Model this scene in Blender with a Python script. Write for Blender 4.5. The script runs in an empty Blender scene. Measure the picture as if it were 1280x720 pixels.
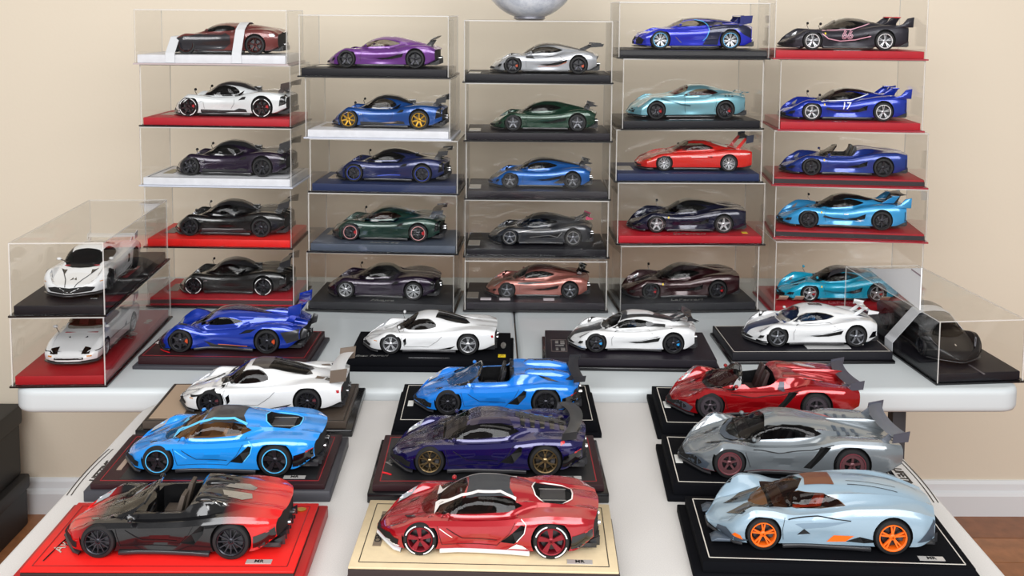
import bpy, bmesh, math, random
from mathutils import Vector, Matrix
from mathutils.bvhtree import BVHTree
from mathutils.geometry import delaunay_2d_cdt
random.seed(7)
SC = bpy.context.scene
COL = SC.collection
PI = math.pi

# ------------------------------------------------------------------ camera
cam_d = bpy.data.cameras.new('camera'); cam = bpy.data.objects.new('camera', cam_d); COL.objects.link(cam)
cam_d.sensor_width = 36; cam_d.lens = 35.98; cam_d.shift_y = -(360-123.7)/1280.0
cam_d.clip_start = 0.02; cam_d.clip_end = 50
_p, _r = 0.08728, 0.00823
_fw = Vector((0, math.cos(_p), -math.sin(_p))); _dn = Vector((0, -math.sin(_p), -math.cos(_p))); _rt = Vector((1, 0, 0))
_r2 = math.cos(_r)*_rt - math.sin(_r)*_dn; _d2 = math.sin(_r)*_rt + math.cos(_r)*_dn
M3 = Matrix((_r2, -_d2, -_fw)).transposed()
cam.matrix_world = Matrix.Translation((0, 0, 0.664)) @ M3.to_4x4()
SC.camera = cam

# ------------------------------------------------------------------ world, lights, exposure
SC.view_settings.view_transform = 'Standard'; SC.view_settings.look = 'None'
SC.view_settings.exposure = 0.0; SC.view_settings.gamma = 1.0; SC.view_settings.use_curve_mapping = False
SC.cycles.transparent_max_bounces = 48
SC.cycles.max_bounces = 12
SC.cycles.caustics_reflective = False
w = bpy.data.worlds.new('room_light'); SC.world = w; w.use_nodes = True
w.node_tree.nodes['Background'].inputs[0].default_value = (1.0, 0.985, 0.96, 1)
w.node_tree.nodes['Background'].inputs[1].default_value = 0.30
def area(name, loc, target, sx, sy, power, col=(1, 1, 1)):
    l = bpy.data.lights.new(name, 'AREA'); l.shape = 'RECTANGLE'; l.size = sx; l.size_y = sy; l.energy = power; l.color = col
    o = bpy.data.objects.new(name, l); COL.objects.link(o); o.location = loc
    o.rotation_euler = (Vector(target)-Vector(loc)).to_track_quat('-Z', 'Y').to_euler()
    return o
area('window_light', (-1.0, -1.5, 1.75), (-.3, 2.5, 0.2), 2.6, 1.7, 112, (0.98, 0.985, 1.0))
area('window_light', (1.5, -1.5, 1.75), (0.2, 2.5, 0.2), 2.4, 1.7, 86, (0.98, 0.985, 1.0))
area('ceiling_light', (0.1, 0.9, 2.2), (0.1, 1.6, 0.0), 1.2, 0.8, 9, (1.0, 0.97, 0.92))

# ------------------------------------------------------------------ materials
def lin(h):
    if not isinstance(h, str): return tuple(h)
    h = h.lstrip('#'); r = []
    for i in (0, 2, 4):
        c = int(h[i:i+2], 16)/255.0; r.append(c/12.92 if c <= 0.04045 else ((c+0.055)/1.055)**2.4)
    return tuple(r)
MATS = {}
def mat(key, col='808080', rough=0.5, metal=0.0, coat=0.0, noise=None, bump=None, fn=None, spec=None, sheen=0):
    if key in MATS: return MATS[key]
    m = bpy.data.materials.new(key); m.use_nodes = True; nt = m.node_tree; b = nt.nodes['Principled BSDF']
    c = lin(col); b.inputs['Base Color'].default_value = (*c, 1); b.inputs['Roughness'].default_value = rough
    b.inputs['Metallic'].default_value = metal; b.inputs['Coat Weight'].default_value = coat; b.inputs['Coat Roughness'].default_value = 0.07
    if spec is not None: b.inputs['Specular IOR Level'].default_value = spec
    tc = nt.nodes.new('ShaderNodeTexCoord')
    if noise:                     # (scale, amount)
        n = nt.nodes.new('ShaderNodeTexNoise'); n.inputs['Scale'].default_value = noise[0]; n.inputs['Detail'].default_value = 4
        nt.links.new(tc.outputs['Object'], n.inputs['Vector'])
        r = nt.nodes.new('ShaderNodeMapRange'); r.inputs['From Min'].default_value = 0.3; r.inputs['From Max'].default_value = 0.7
        r.inputs['To Min'].default_value = 1-noise[1]; r.inputs['To Max'].default_value = 1+noise[1]
        mx = nt.nodes.new('ShaderNodeMix'); mx.data_type = 'RGBA'; mx.blend_type = 'MULTIPLY'; mx.inputs['Factor'].default_value = 1
        mx.inputs['A'].default_value = (*c, 1)
        nt.links.new(n.outputs[0], r.inputs['Value']); nt.links.new(r.outputs[0], mx.inputs['B']); nt.links.new(mx.outputs['Result'], b.inputs['Base Color'])
    if bump:                      # (scale, strength)
        n = nt.nodes.new('ShaderNodeTexNoise'); n.inputs['Scale'].default_value = bump[0]; n.inputs['Detail'].default_value = 3
        bp = nt.nodes.new('ShaderNodeBump'); bp.inputs['Strength'].default_value = bump[1]; bp.inputs['Distance'].default_value = 0.001
        nt.links.new(tc.outputs['Object'], n.inputs['Vector']); nt.links.new(n.outputs[0], bp.inputs['Height']); nt.links.new(bp.outputs[0], b.inputs['Normal'])
    if fn: fn(nt, b, tc)
    MATS[key] = m; return m
def paint(hexc, metal=0.35, rough=0.28, coat=1.0):
    return mat('paint_%s_%d_%d' % (hexc, metal*100, rough*100), hexc, rough, metal, coat, noise=(900, 0.025))
def satin(hexc, rough=0.42, metal=0.2): return paint(hexc, metal, rough, 0.15)
def carbon_fn(nt, b, tc):
    c = nt.nodes.new('ShaderNodeTexChecker'); c.inputs['Scale'].default_value = 1400
    c.inputs['Color1'].default_value = (0.014, 0.014, 0.016, 1); c.inputs['Color2'].default_value = (0.024, 0.024, 0.027, 1)
    nt.links.new(tc.outputs['Object'], c.inputs['Vector']); nt.links.new(c.outputs[0], b.inputs['Base Color'])
CARBON = mat('carbon_weave', '101010', 0.35, 0.0, 0.5, fn=carbon_fn)
BLACK = mat('satin_black', '0c0c0e', 0.38)
GLOSSBLACK = mat('gloss_black', '08080a', 0.12, 0, 1.0)
RUBBER = mat('tyre_rubber', '0e0e10', 0.62)
WELL = mat('wheel_well', '050506', 0.8)
CHROME = mat('chrome', 'd8d8da', 0.16, 1.0)
SILVER = mat('brushed_silver', 'b4b2ae', 0.35, 0.9, noise=(300, .1))
DISC = mat('brake_disc', '4a4a4c', 0.35, 0.9)
WHITE = mat('white_plastic', 'f2f2f0', 0.4)
TAILRED = mat('tail_lamp_red', 'b0101a', 0.15, 0, 1.0)
LAMP = mat('lamp_glass', 'c8ccd2', 0.1, 0.6, 1.0)
def glassy(key, tint, spec=0.04):
    if key in MATS: return MATS[key]
    m = bpy.data.materials.new(key); m.use_nodes = True; nt = m.node_tree
    for n in list(nt.nodes): nt.nodes.remove(n)
    out = nt.nodes.new('ShaderNodeOutputMaterial'); tr = nt.nodes.new('ShaderNodeBsdfTransparent'); gl = nt.nodes.new('ShaderNodeBsdfGlossy')
    tr.inputs[0].default_value = (*tint, 1); gl.inputs['Roughness'].default_value = 0.02
    lw = nt.nodes.new('ShaderNodeLayerWeight'); lw.inputs['Blend'].default_value = 0.5
    pw = nt.nodes.new('ShaderNodeMath'); pw.operation = 'POWER'; pw.inputs[1].default_value = 5
    ma = nt.nodes.new('ShaderNodeMath'); ma.operation = 'MULTIPLY_ADD'; ma.inputs[1].default_value = 1-spec; ma.inputs[2].default_value = spec
    mx = nt.nodes.new('ShaderNodeMixShader')
    nt.links.new(lw.outputs['Facing'], pw.inputs[0]); nt.links.new(pw.outputs[0], ma.inputs[0]); nt.links.new(ma.outputs[0], mx.inputs[0])
    nt.links.new(tr.outputs[0], mx.inputs[1]); nt.links.new(gl.outputs[0], mx.inputs[2]); nt.links.new(mx.outputs[0], out.inputs[0])
    MATS[key] = m; return m
ACRYLIC = glassy('clear_acrylic', (0.988, 0.987, 0.984), 0.014)
TINT = glassy('tinted_car_glass', (0.30, 0.29, 0.28), 0.025)
CLEARGLASS = glassy('light_car_glass', (0.62, 0.60, 0.56), 0.025)
DARKGLASS = glassy('dark_car_glass', (0.08, 0.08, 0.085), 0.025)
AMBER = glassy('amber_car_glass', (0.62, 0.36, 0.20), 0.03)
def edge_mat():
    m = bpy.data.materials.new('acrylic_edge'); m.use_nodes = True; nt = m.node_tree; b = nt.nodes['Principled BSDF']
    b.inputs['Base Color'].default_value = (0.78, 0.76, 0.73, 1); b.inputs['Roughness'].default_value = 0.2
    tr = nt.nodes.new('ShaderNodeBsdfTransparent'); mx = nt.nodes.new('ShaderNodeMixShader'); mx.inputs[0].default_value = 0.55
    nt.links.new(tr.outputs[0], mx.inputs[1]); nt.links.new(b.outputs[0], mx.inputs[2]); nt.links.new(mx.outputs[0], nt.nodes['Material Output'].inputs[0])
    return m
EDGE = edge_mat()

# ------------------------------------------------------------------ object helpers
def link(name, me, m=None, parent=None, loc=None, rot=None):
    o = bpy.data.objects.new(name, me); COL.objects.link(o)
    if m is not None and me is not None and not me.materials:
        for q in (m if isinstance(m, (list, tuple)) else [m]): me.materials.append(q)
    if parent: o.parent = parent
    if loc: o.location = loc
    if rot: o.rotation_euler = rot
    return o
def tag(o, label, cat, group=None, kind=None):
    o['label'] = label
    if cat: o['category'] = cat
    if group: o['group'] = group
    if kind: o['kind'] = kind
    return o
def thing(name, label, cat, loc, rz=0, group=None):
    o = bpy.data.objects.new(name, None); o.empty_display_size = 0.02; COL.objects.link(o)
    o.location = loc; o.rotation_euler = (0, 0, rz); return tag(o, label, cat, group)
def mesh(vs, fs, smooth=False, mi=None, angle=None):
    me = bpy.data.meshes.new('m'); me.from_pydata([tuple(v) for v in vs], [], fs)
    if mi: me.polygons.foreach_set('material_index', mi)
    if smooth:
        me.polygons.foreach_set('use_smooth', [True]*len(fs))
        if angle: me.set_sharp_from_angle(angle=math.radians(angle))
    return me
class MB:
    def __init__(s): s.v = []; s.f = []; s.m = []
    def add(s, vs, fs, mi=0):
        k = len(s.v); s.v += [tuple(v) for v in vs]; s.f += [tuple(i+k for i in f) for f in fs]; s.m += [mi]*len(fs); return s
    def box(s, x0, x1, y0, y1, z0, z1, mi=0, M=None):
        vs = [Vector((x, y, z)) for z in (z0, z1) for y in (y0, y1) for x in (x0, x1)]
        if M is not None: vs = [M @ v for v in vs]
        return s.add(vs, [(0, 2, 3, 1), (4, 5, 7, 6), (0, 1, 5, 4), (2, 6, 7, 3), (0, 4, 6, 2), (1, 3, 7, 5)], mi)
    def prism(s, poly, a0, a1, axis='y', mi=0):          # poly CCW-agnostic
        n = len(poly); ar = sum(poly[i][0]*poly[(i+1) % n][1]-poly[(i+1) % n][0]*poly[i][1] for i in range(n))
        if ar < 0: poly = poly[::-1]
        if axis == 'y': mk = lambda p, a: (p[0], a, p[1]); flip = True
        elif axis == 'z': mk = lambda p, a: (p[0], p[1], a); flip = False
        else: mk = lambda p, a: (a, p[0], p[1]); flip = False
        vs = [mk(p, a0) for p in poly]+[mk(p, a1) for p in poly]
        fs = [tuple(range(n))[::-1], tuple(range(n, 2*n))]+[(i, (i+1) % n, n+(i+1) % n, n+i) for i in range(n)]
        if flip: fs = [f[::-1] for f in fs]
        return s.add(vs, fs, mi)
    def lathe(s, prof, n=24, mi=0, closed=False, c=(0, 0, 0)):      # prof (r, y) about Y axis
        vs = []; 
        for i in range(n):
            a = 2*PI*i/n
            for r, y in prof: vs.append((c[0]+r*math.cos(a), c[1]+y, c[2]+r*math.sin(a)))
        k = len(prof); fs = []
        for i in range(n):
            j = (i+1) % n
            for q in range(k-1 if not closed else k):
                q2 = (q+1) % k; fs.append((i*k+q, i*k+q2, j*k+q2, j*k+q))
        return s.add(vs, fs, mi)
    def tube(s, pts, r, n=6, mi=0):
        vs = []; fs = []; pts = [Vector(p) for p in pts]
        for i, p in enumerate(pts):
            t = (pts[min(i+1, len(pts)-1)]-pts[max(i-1, 0)]).normalized()
            u = t.cross(Vector((0, 0, 1)));  u = u.normalized() if u.length > .05 else t.cross(Vector((0, 1, 0))).normalized()
            w_ = t.cross(u)
            for q in range(n):
                a = 2*PI*q/n; vs.append(p+r*(math.cos(a)*u+math.sin(a)*w_))
        for i in range(len(pts)-1):
            for q in range(n): fs.append((i*n+q, i*n+(q+1) % n, (i+1)*n+(q+1) % n, (i+1)*n+q))
        fs.append(tuple(range(n))[::-1]); fs.append(tuple((len(pts)-1)*n+q for q in range(n)))
        return s.add(vs, fs, mi)
    def mesh(s, smooth=False, angle=35): return mesh(s.v, s.f, smooth, s.m, angle)
    def build(s, name, m, parent=None, smooth=False, angle=35, bevel=0, seg=2, **k):
        me = s.mesh(smooth, angle)
        if bevel:
            bm = bmesh.new(); bm.from_mesh(me); bmesh.ops.remove_doubles(bm, verts=bm.verts, dist=1e-6)
            bmesh.ops.bevel(bm, geom=[e for e in bm.edges if e.is_manifold and e.calc_face_angle(0) > 0.6], offset=bevel, segments=seg, profile=0.6, affect='EDGES')
            for f in bm.faces: f.smooth = True
            bm.to_mesh(me); bm.free(); me.set_sharp_from_angle(angle=math.radians(50))
        return link(name, me, m, parent, **k)

def pchip(kn):
    xs = [k[0] for k in kn]; ys = [k[1] for k in kn]; n = len(xs)
    if n == 1: return lambda x: ys[0]
    d = [(ys[i+1]-ys[i])/(xs[i+1]-xs[i]) for i in range(n-1)]
    m = [d[0]]+[0 if d[i-1]*d[i] <= 0 else 2*d[i-1]*d[i]/(d[i-1]+d[i]) for i in range(1, n-1)]+[d[-1]]
    def f(x):
        if x <= xs[0]: return ys[0]
        if x >= xs[-1]: return ys[-1]
        i = 0
        while x > xs[i+1]: i += 1
        h = xs[i+1]-xs[i]; t = (x-xs[i])/h
        return (2*t**3-3*t*t+1)*ys[i]+(t**3-2*t*t+t)*h*m[i]+(-2*t**3+3*t*t)*ys[i+1]+(t**3-t*t)*h*m[i+1]
    return f
def smooth_poly(p, sub=4):
    n = len(p); out = []
    for i in range(n):
        a, b, c, d = p[i-1], p[i], p[(i+1) % n], p[(i+2) % n]
        for k in range(sub):
            t = k/sub
            out.append(tuple(0.5*((2*b[j])+(-a[j]+c[j])*t+(2*a[j]-5*b[j]+4*c[j]-d[j])*t*t+(-a[j]+3*b[j]-3*c[j]+d[j])*t**3) for j in (0, 1)))
    return out

# ------------------------------------------------------------------ car bodies: one lofted shell, everything in units of the car length
class Shell:
    def __init__(s, F, crisp=False, ns=72):
        g = {k: pchip(v) for k, v in F.items() if isinstance(v, list)}
        s.g = g; s.F = F; bl_ = F.get('blunt', 0)
        s.Wn = lambda u: g['W'](u)*max(.38+.4*bl_, min(1, max(u, 0)/.055)**(.42-.3*bl_))
        bow = F.get('bow', 0.05)*(1.5 if crisp else 1.1); tbow = F.get('tbow', 0.02)*1.3
        N = ns; us = []
        for i in range(N+1):
            t = i/N; us.append(t)
        us = sorted(set([0, .004, .012, .022]+us[2:-2]+[.975, .988, .996, 1.0]))
        secs = []
        for u in us:
            bl = F.get('blunt', 0)
            W = g['W'](u)*max(.38+.4*bl, min(1, u/.055)**(.42-.3*bl)); zb = g['zb'](u); th = max(.5+.3*bl, min(1, u/.04)**.4)
            zf = zb+(g['zf'](u)-zb)*th; zc = zb+(g['zc'](u)-zb)*th; zr = max(g['zr'](u), zc) if F['zr'][0][0] <= u <= F['zr'][-1][0] else zc; wr = g['wr'](u)
            wg = min(F.get('wg', 0.80)*W, wr*1.42) if 'wgk' not in g else g['wgk'](u); s1 = g['s1'](u) if 's1' in g else 0.97; s2 = g['s2'](u) if 's2' in g else 1.0
            op = min(1, max(0, (zr-zc)/0.02)); h = zf-zb; zd = zc
            pts = [(0, zb), (.80*W, zb), (.95*W, zb+.05*h), (W*s1, zb+.30*h), (W*s2, zb+.62*h), (W*.975, zf-.16*h), (W*.90, zf-.02*h), (W*.77, zf),
                   (W*.77*.35+wg*.65, zf*.45+zd*.55), (wg, zd+.0), (wg*.55+wr*.45, zd+(zr-zd)*.52), (wr, zr-.016*op-.004), (wr*.6, zr-.004), (0, zr)]
            # keep y monotone on the top side
            for i in range(8, 13):
                if pts[i][0] > pts[i-1][0]-.002: pts[i] = (max(0.001, pts[i-1][0]-.002), pts[i][1])
            if not crisp:
                q = []
                for i in range(len(pts)-1):
                    a = pts[max(i-1, 0)] if i > 0 else (-pts[1][0], pts[1][1]); b = pts[i]; c = pts[i+1]
                    d = pts[i+2] if i+2 < len(pts) else (-pts[i][0], pts[i][1])
                    if i <= 1: q.append(b); continue
                    for k in range(2):
                        t = k/2.0
                        q.append(tuple(0.5*((2*b[j])+(-a[j]+c[j])*t+(2*a[j]-5*b[j]+4*c[j]-d[j])*t*t+(-a[j]+3*b[j]-3*c[j]+d[j])*t**3) for j in (0, 1)))
                q.append(pts[-1]); pts = q
            else:
                q = []
                for i in range(len(pts)-1):
                    b, c = pts[i], pts[i+1]; q.append(b); q.append(((b[0]+c[0])/2, (b[1]+c[1])/2))
                q.append(pts[-1]); pts = q
            row = []
            for y, z in pts:
                r = abs(y)/0.21
                dx = bow*r**1.5*max(0, 1-u/.32)**2 - tbow*r*r*max(0, 1-(1-u)/.25)**2
                row.append((u+dx, y, z))
            secs.append(row)
        K = len(secs[0]); vs = []; fs = []; mi = []; M = 2*K-2
        for row in secs:
            vs += [(x, -y, z) for x, y, z in row]                       # bottom centre -> near side -> top centre
            vs += [(x, y, z) for x, y, z in row[-2:0:-1]]
        for i in range(len(secs)-1):
            for j in range(M):
                j2 = (j+1) % M
                fs.append((i*M+j, i*M+j2, (i+1)*M+j2, (i+1)*M+j)); mi.append(2 if (j < 1 or j >= M-1) else 0)
        fs.append(tuple(range(M))[::-1]); mi.append(0)
        fs.append(tuple((len(secs)-1)*M+j for j in range(M))); mi.append(2)
        s.v = vs; s.f = fs; s.mi = mi
        s.bvh = BVHTree.FromPolygons([Vector(v) for v in vs], fs)
    def hit(s, a, b, pr):
        if pr == 'S': o, d = Vector((a, -1, b)), Vector((0, 1, 0))
        elif pr == 'T': o, d = Vector((a, b, 1)), Vector((0, 0, -1))
        elif pr == 'F': o, d = Vector((-1, a, b)), Vector((1, 0, 0))
        else: o, d = Vector((2, a, b)), Vector((-1, 0, 0))
        h = s.bvh.ray_cast(o, d)
        if h[0] is None: return None
        n = h[1]
        if n.dot(d) > 0: n = -n
        return h[0], n
def dens(poly, step):
    out = []
    for i in range(len(poly)):
        a, b = Vector(poly[i]), Vector(poly[(i+1) % len(poly)]); n = max(1, int((b-a).length/step))
        for k in range(n): out.append(tuple(a.lerp(b, k/n)))
    return out
def inside(p, poly):
    c = False; x, y = p
    for i in range(len(poly)):
        x1, y1 = poly[i]; x2, y2 = poly[i-1]
        if (y1 > y) != (y2 > y) and x < (x2-x1)*(y-y1)/(y2-y1)+x1: c = not c
    return c
def patch(shell, poly, pr, off=0.0012, step=0.011):
    """polygon laid on the shell: returns verts, faces"""
    b = dens(poly, step); n = len(b); g = []
    x0, x1 = min(p[0] for p in b), max(p[0] for p in b); y0, y1 = min(p[1] for p in b), max(p[1] for p in b)
    x = x0+step/2
    while x < x1:
        y = y0+step/2
        while y < y1:
            if inside((x, y), b) and min((x-p[0])**2+(y-p[1])**2 for p in b) > (step*.45)**2: g.append((x, y))
            y += step
        x += step
    vs, es, fs, _, _, _ = delaunay_2d_cdt([Vector(p) for p in b+g], [(i, (i+1) % n) for i in range(n)], [list(range(n))], 1, 1e-6)
    out = []; ok = []
    for v in vs:
        h = shell.hit(v.x, v.y, pr)
        if h is None: out.append((0, 0, 0)); ok.append(False)
        else: out.append(tuple(h[0]+h[1]*off)); ok.append(True)
    ff = []
    for f in fs:
        if not all(ok[i] for i in f): continue
        P = [Vector(out[i]) for i in f]
        if max((P[0]-P[1]).length, (P[1]-P[2]).length, (P[2]-P[0]).length) > step*7: continue
        nrm = (P[1]-P[0]).cross(P[2]-P[0]); h = shell.hit(vs[f[0]].x, vs[f[0]].y, pr)
        ff.append(tuple(f) if nrm.dot(h[1]) > 0 else tuple(f)[::-1])
    return out, ff
def ribbon(shell, line, pr, wd, off=0.0012, step=0.02):
    pts = []
    for i in range(len(line)-1):
        a, b = Vector(line[i]), Vector(line[i+1]); n = max(1, int((b-a).length/step))
        for k in range(n): pts.append(a.lerp(b, k/n))
    pts.append(Vector(line[-1])); vs = []; fs = []; prev = None
    for i, p in enumerate(pts):
        t = pts[min(i+1, len(pts)-1)]-pts[max(i-1, 0)]; t.normalize(); nn = Vector((-t.y, t.x))*wd/2
        A, B = shell.hit(*(p+nn), pr), shell.hit(*(p-nn), pr)
        if A is None or B is None: prev = None; continue
        k = len(vs); vs += [tuple(A[0]+A[1]*off), tuple(B[0]+B[1]*off)]
        if prev is not None and (Vector(vs[k])-Vector(vs[prev])).length < .12:
            P = [Vector(vs[q]) for q in (prev, prev+1, k+1)]
            f = (prev, prev+1, k+1, k)
            fs.append(f if (P[1]-P[0]).cross(P[2]-P[0]).dot(A[1]) > 0 else f[::-1])
        prev = k
    return vs, fs
def mirror(vs, fs): return [(x, -y, z) for x, y, z in vs], [f[::-1] for f in fs]

# ------------------------------------------------------------------ wheels
WCACHE = {}
def wheel_meshes(style, n, R):
    key = (style, n, round(R, 4))
    if key in WCACHE: return WCACHE[key]
    T = MB(); wdt = 0.34*R*2
    T.lathe([(R*.73, -wdt/2+.1*R), (R*.78, -wdt/2), (R*.93, -wdt/2+.01*R), (R*.99, -wdt/2+.1*R), (R, -wdt/2+.2*R), (R, wdt/2-.2*R), (R*.98, wdt/2-.08*R), (R*.9, wdt/2), (R*.73, wdt/2)], 36, closed=True)
    B = MB()
    rr = .755*R
    B.lathe([(rr, -wdt/2+.03*R), (rr*.96, -wdt/2-.01*R), (rr*.90, -wdt/2+.03*R), (rr*.88, -wdt/2+.2*R), (rr*.88, wdt/2-.1*R), (rr, wdt/2-.1*R)], 36)
    yo = -wdt/2+.06*R
    def spoke(a, w0, w1, r0, r1, lean=0, z=0.0, y0=yo+.05*R, y1=yo):
        ca, sa = math.cos(a), math.sin(a); vs = []
        for r, wd, y, ln in ((r0, w0, y0, 0), (r1, w1, y1, lean)):
            for sg, dy in ((-1, 0), (1, 0), (1, .10*R), (-1, .10*R)):
                t = sg*wd/2+ln; vs.append((r*ca-t*sa, y+dy, r*sa+t*ca))
        B.add(vs, [(0, 1, 2, 3), (4, 7, 6, 5), (0, 4, 5, 1), (1, 5, 6, 2), (2, 6, 7, 3), (3, 7, 4, 0)])
    for i in range(n):
        a = 2*PI*i/n+PI/2
        if style == 'plain': spoke(a, .17*R, .15*R, .1*R, rr*.93)
        elif style == 'star': spoke(a, .30*R, .13*R, .1*R, rr*.93)
        elif style == 'blade': spoke(a, .14*R, .32*R, .1*R, rr*.93, lean=.07*R)
        elif style == 'double':
            spoke(a-.05, .09*R, .075*R, .12*R, rr*.93, lean=-.07*R); spoke(a+.05, .09*R, .075*R, .12*R, rr*.93, lean=.07*R)
        elif style == 'y':
            spoke(a, .12*R, .11*R, .1*R, rr*.52)
            spoke(a, .09*R, .07*R, rr*.48, rr*.94, lean=-.15*R, y0=yo+.02*R); spoke(a, .09*R, .07*R, rr*.48, rr*.94, lean=.15*R, y0=yo+.02*R)
        elif style == 'thin': spoke(a, .07*R, .06*R, .1*R, rr*.93)
    B.lathe([(0.001, yo-.02*R), (.07*R, yo-.02*R), (.1*R, yo+.02*R), (.17*R, yo+.05*R), (.17*R, yo+.2*R), (.001, yo+.2*R)], 16)
    if style == 'disc':      # ring of small holes look: outer solid ring
        B.lathe([(rr*.95, yo), (rr*.62, yo-.01*R), (rr*.60, yo+.05*R), (rr*.95, yo+.05*R)], 36, closed=True)
        for i in range(5): spoke(2*PI*i/5+PI/2, .13*R, .13*R, .1*R, rr*.66)
    D = MB(); D.lathe([(.12*R, 0), (.56*R, 0), (.56*R, .05*R), (.12*R, .05*R)], 28, closed=True, c=(0, -wdt/2+.34*R, 0))
    C = MB(); vs = []
    for i in range(6):
        a = -.45+.9*i/5
        for r, y in ((.36*R, -wdt/2+.24*R), (.62*R, -wdt/2+.24*R), (.62*R, -wdt/2+.46*R), (.36*R, -wdt/2+.46*R)): vs.append((r*math.cos(a), y, r*math.sin(a)))
    fs = [(i*4+j, i*4+(j+1) % 4, i*4+4+(j+1) % 4, i*4+4+j) for i in range(5) for j in range(4)]+[(0, 1, 2, 3), (23, 22, 21, 20)]
    C.add(vs, fs)
    BK = MB(); BK.lathe([(.001, 0), (rr*.9, 0)], 24, c=(0, wdt/2-.12*R, 0))
    G = MB(); G.lathe([(R*.80, -wdt/2-.004*R), (R*.84, -wdt/2-.004*R)], 40, c=(0, -.0001, 0)); 
    G2 = MB()
    for i in range(4):      # four short arcs (sidewall lettering bands)
        a0 = PI*i/2+.25; vs = []; fs = []
        for k in range(8):
            a = a0+1.0*k/7
            for r in (R*.83, R*.895): vs.append((r*math.cos(a), -wdt/2-.012*R, r*math.sin(a)))
        for k in range(7): fs.append((2*k, 2*k+1, 2*k+3, 2*k+2))
        G2.add(vs, fs)
    G3 = MB(); G3.lathe([(rr*.93, -wdt/2-.03*R), (rr*1.0, -wdt/2-.03*R), (rr*1.0, -wdt/2+.02*R)], 40)
    WCACHE[key] = (T.mesh(True, 40), B.mesh(True, 30), D.mesh(True, 30), C.mesh(True, 30), BK.mesh(), G.mesh(), G2.mesh(), G3.mesh(), wdt)
    return WCACHE[key]
def setmat(me, m):
    c = me.copy(); c.materials.clear(); c.materials.append(m); return c
def add_wheels(root, fam, L, spec):
    done = {}
    for axle, u in enumerate(fam['ax']):
        R = fam['R'][axle]*L
        T, B, D, C, BK, G, G2, G3, wdt = wheel_meshes(spec.get('style', 'plain'), spec.get('n', 5), R)
        key = axle
        ms = [setmat(T, RUBBER), setmat(B, spec['rim']), setmat(D, DISC), setmat(C, spec.get('cal', mat('caliper_grey', '3a3a3e', 0.3))), setmat(BK, WELL)]
        ring = setmat(G3, spec['ring']) if spec.get('ring') else None
        let = setmat(G2, spec['let']) if spec.get('let') else None
        for sgn in (-1, 1):
            W = fam['shell'].g['W'](u)*L
            y = W-wdt/2-.002*L
            wobj = link('wheel', ms[0], None, root, ((u-.5)*L, sgn*y, R), (0, 0, 0 if sgn < 0 else PI))
            link('rim', ms[1], None, wobj); link('brake_disc', ms[2], None, wobj); link('caliper', ms[3], None, wobj); link('wheel_back', ms[4], None, wobj)
            if ring: link('rim_ring', ring, None, wobj)
            if let: link('tyre_lettering', let, None, wobj)
#@@FAMILIES
# ------------------------------------------------------------------ body families (profiles in car lengths, nose at 0, tail at 1)
FAM = {}
FAM['teardrop'] = dict(            # low nose, wrap-round visor, long teardrop roof
  zb=[(0, .030), (.1, .022), (.9, .026), (1, .065)], zc=[(0, .052), (.03, .078), (.1, .104), (.2, .126), (.3, .148), (.5, .16), (.7, .178), (.85, .176), (.96, .168), (1, .150)],
  zf=[(0, .046), (.03, .074), (.1, .118), (.2, .152), (.3, .150), (.45, .142), (.6, .150), (.72, .170), (.83, .184), (.93, .176), (1, .148)],
  zr=[(.24, .13), (.30, .158), (.37, .202), (.44, .232), (.52, .246), (.60, .244), (.72, .222), (.84, .196), (.93, .172), (1, .15)],
  W=[(0, .13), (.02, .165), (.07, .195), (.17, .214), (.3, .210), (.45, .200), (.6, .206), (.78, .221), (.93, .208), (1, .190)],
  wr=[(0, .12), (.3, .105), (.42, .118), (.55, .108), (.7, .085), (.9, .06), (1, .06)], s1=[(0, .96), (.3, .97), (.5, .93), (.65, .95), (.8, .98)],
  ax=(.212, .805), R=(.076, .079), bow=.07, tbow=.03,
  side=[(.345, .163), (.40, .196), (.45, .214), (.53, .220), (.60, .211), (.66, .192), (.60, .176), (.47, .166)],
  ws=[(.265, 0), (.272, .05), (.295, .098), (.335, .128), (.375, .122), (.405, .085), (.425, 0)])
FAM['stalk'] = dict(               # short nose, mirrors on stalks, bubble roof, long flat tail
  zb=[(0, .028), (.1, .022), (.88, .028), (1, .07)], zc=[(0, .055), (.04, .082), (.12, .11), (.22, .135), (.3, .15), (.5, .16), (.66, .176), (.8, .182), (.93, .176), (1, .16)],
  zf=[(0, .048), (.03, .078), (.09, .125), (.175, .163), (.26, .158), (.4, .146), (.55, .150), (.68, .176), (.79, .188), (.92, .178), (1, .150)],
  zr=[(.20, .132), (.27, .162), (.34, .205), (.41, .240), (.48, .252), (.56, .245), (.64, .220), (.70, .19), (.76, .178)],
  W=[(0, .115), (.02, .15), (.06, .188), (.15, .212), (.28, .208), (.42, .198), (.56, .206), (.78, .228), (.92, .214), (1, .188)],
  wr=[(0, .12), (.3, .10), (.42, .116), (.52, .112), (.62, .085), (.75, .07), (1, .06)], s1=[(0, .96), (.3, .98), (.5, .94), (.65, .97), (.8, .98)],
  ax=(.182, .790), R=(.079, .082), bow=.06, tbow=.02,
  side=[(.305, .166), (.35, .194), (.41, .222), (.48, .228), (.545, .214), (.58, .184), (.56, .166), (.45, .160)],
  ws=[(.235, 0), (.245, .055), (.27, .10), (.305, .122), (.345, .118), (.375, .08), (.39, 0)])
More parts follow.
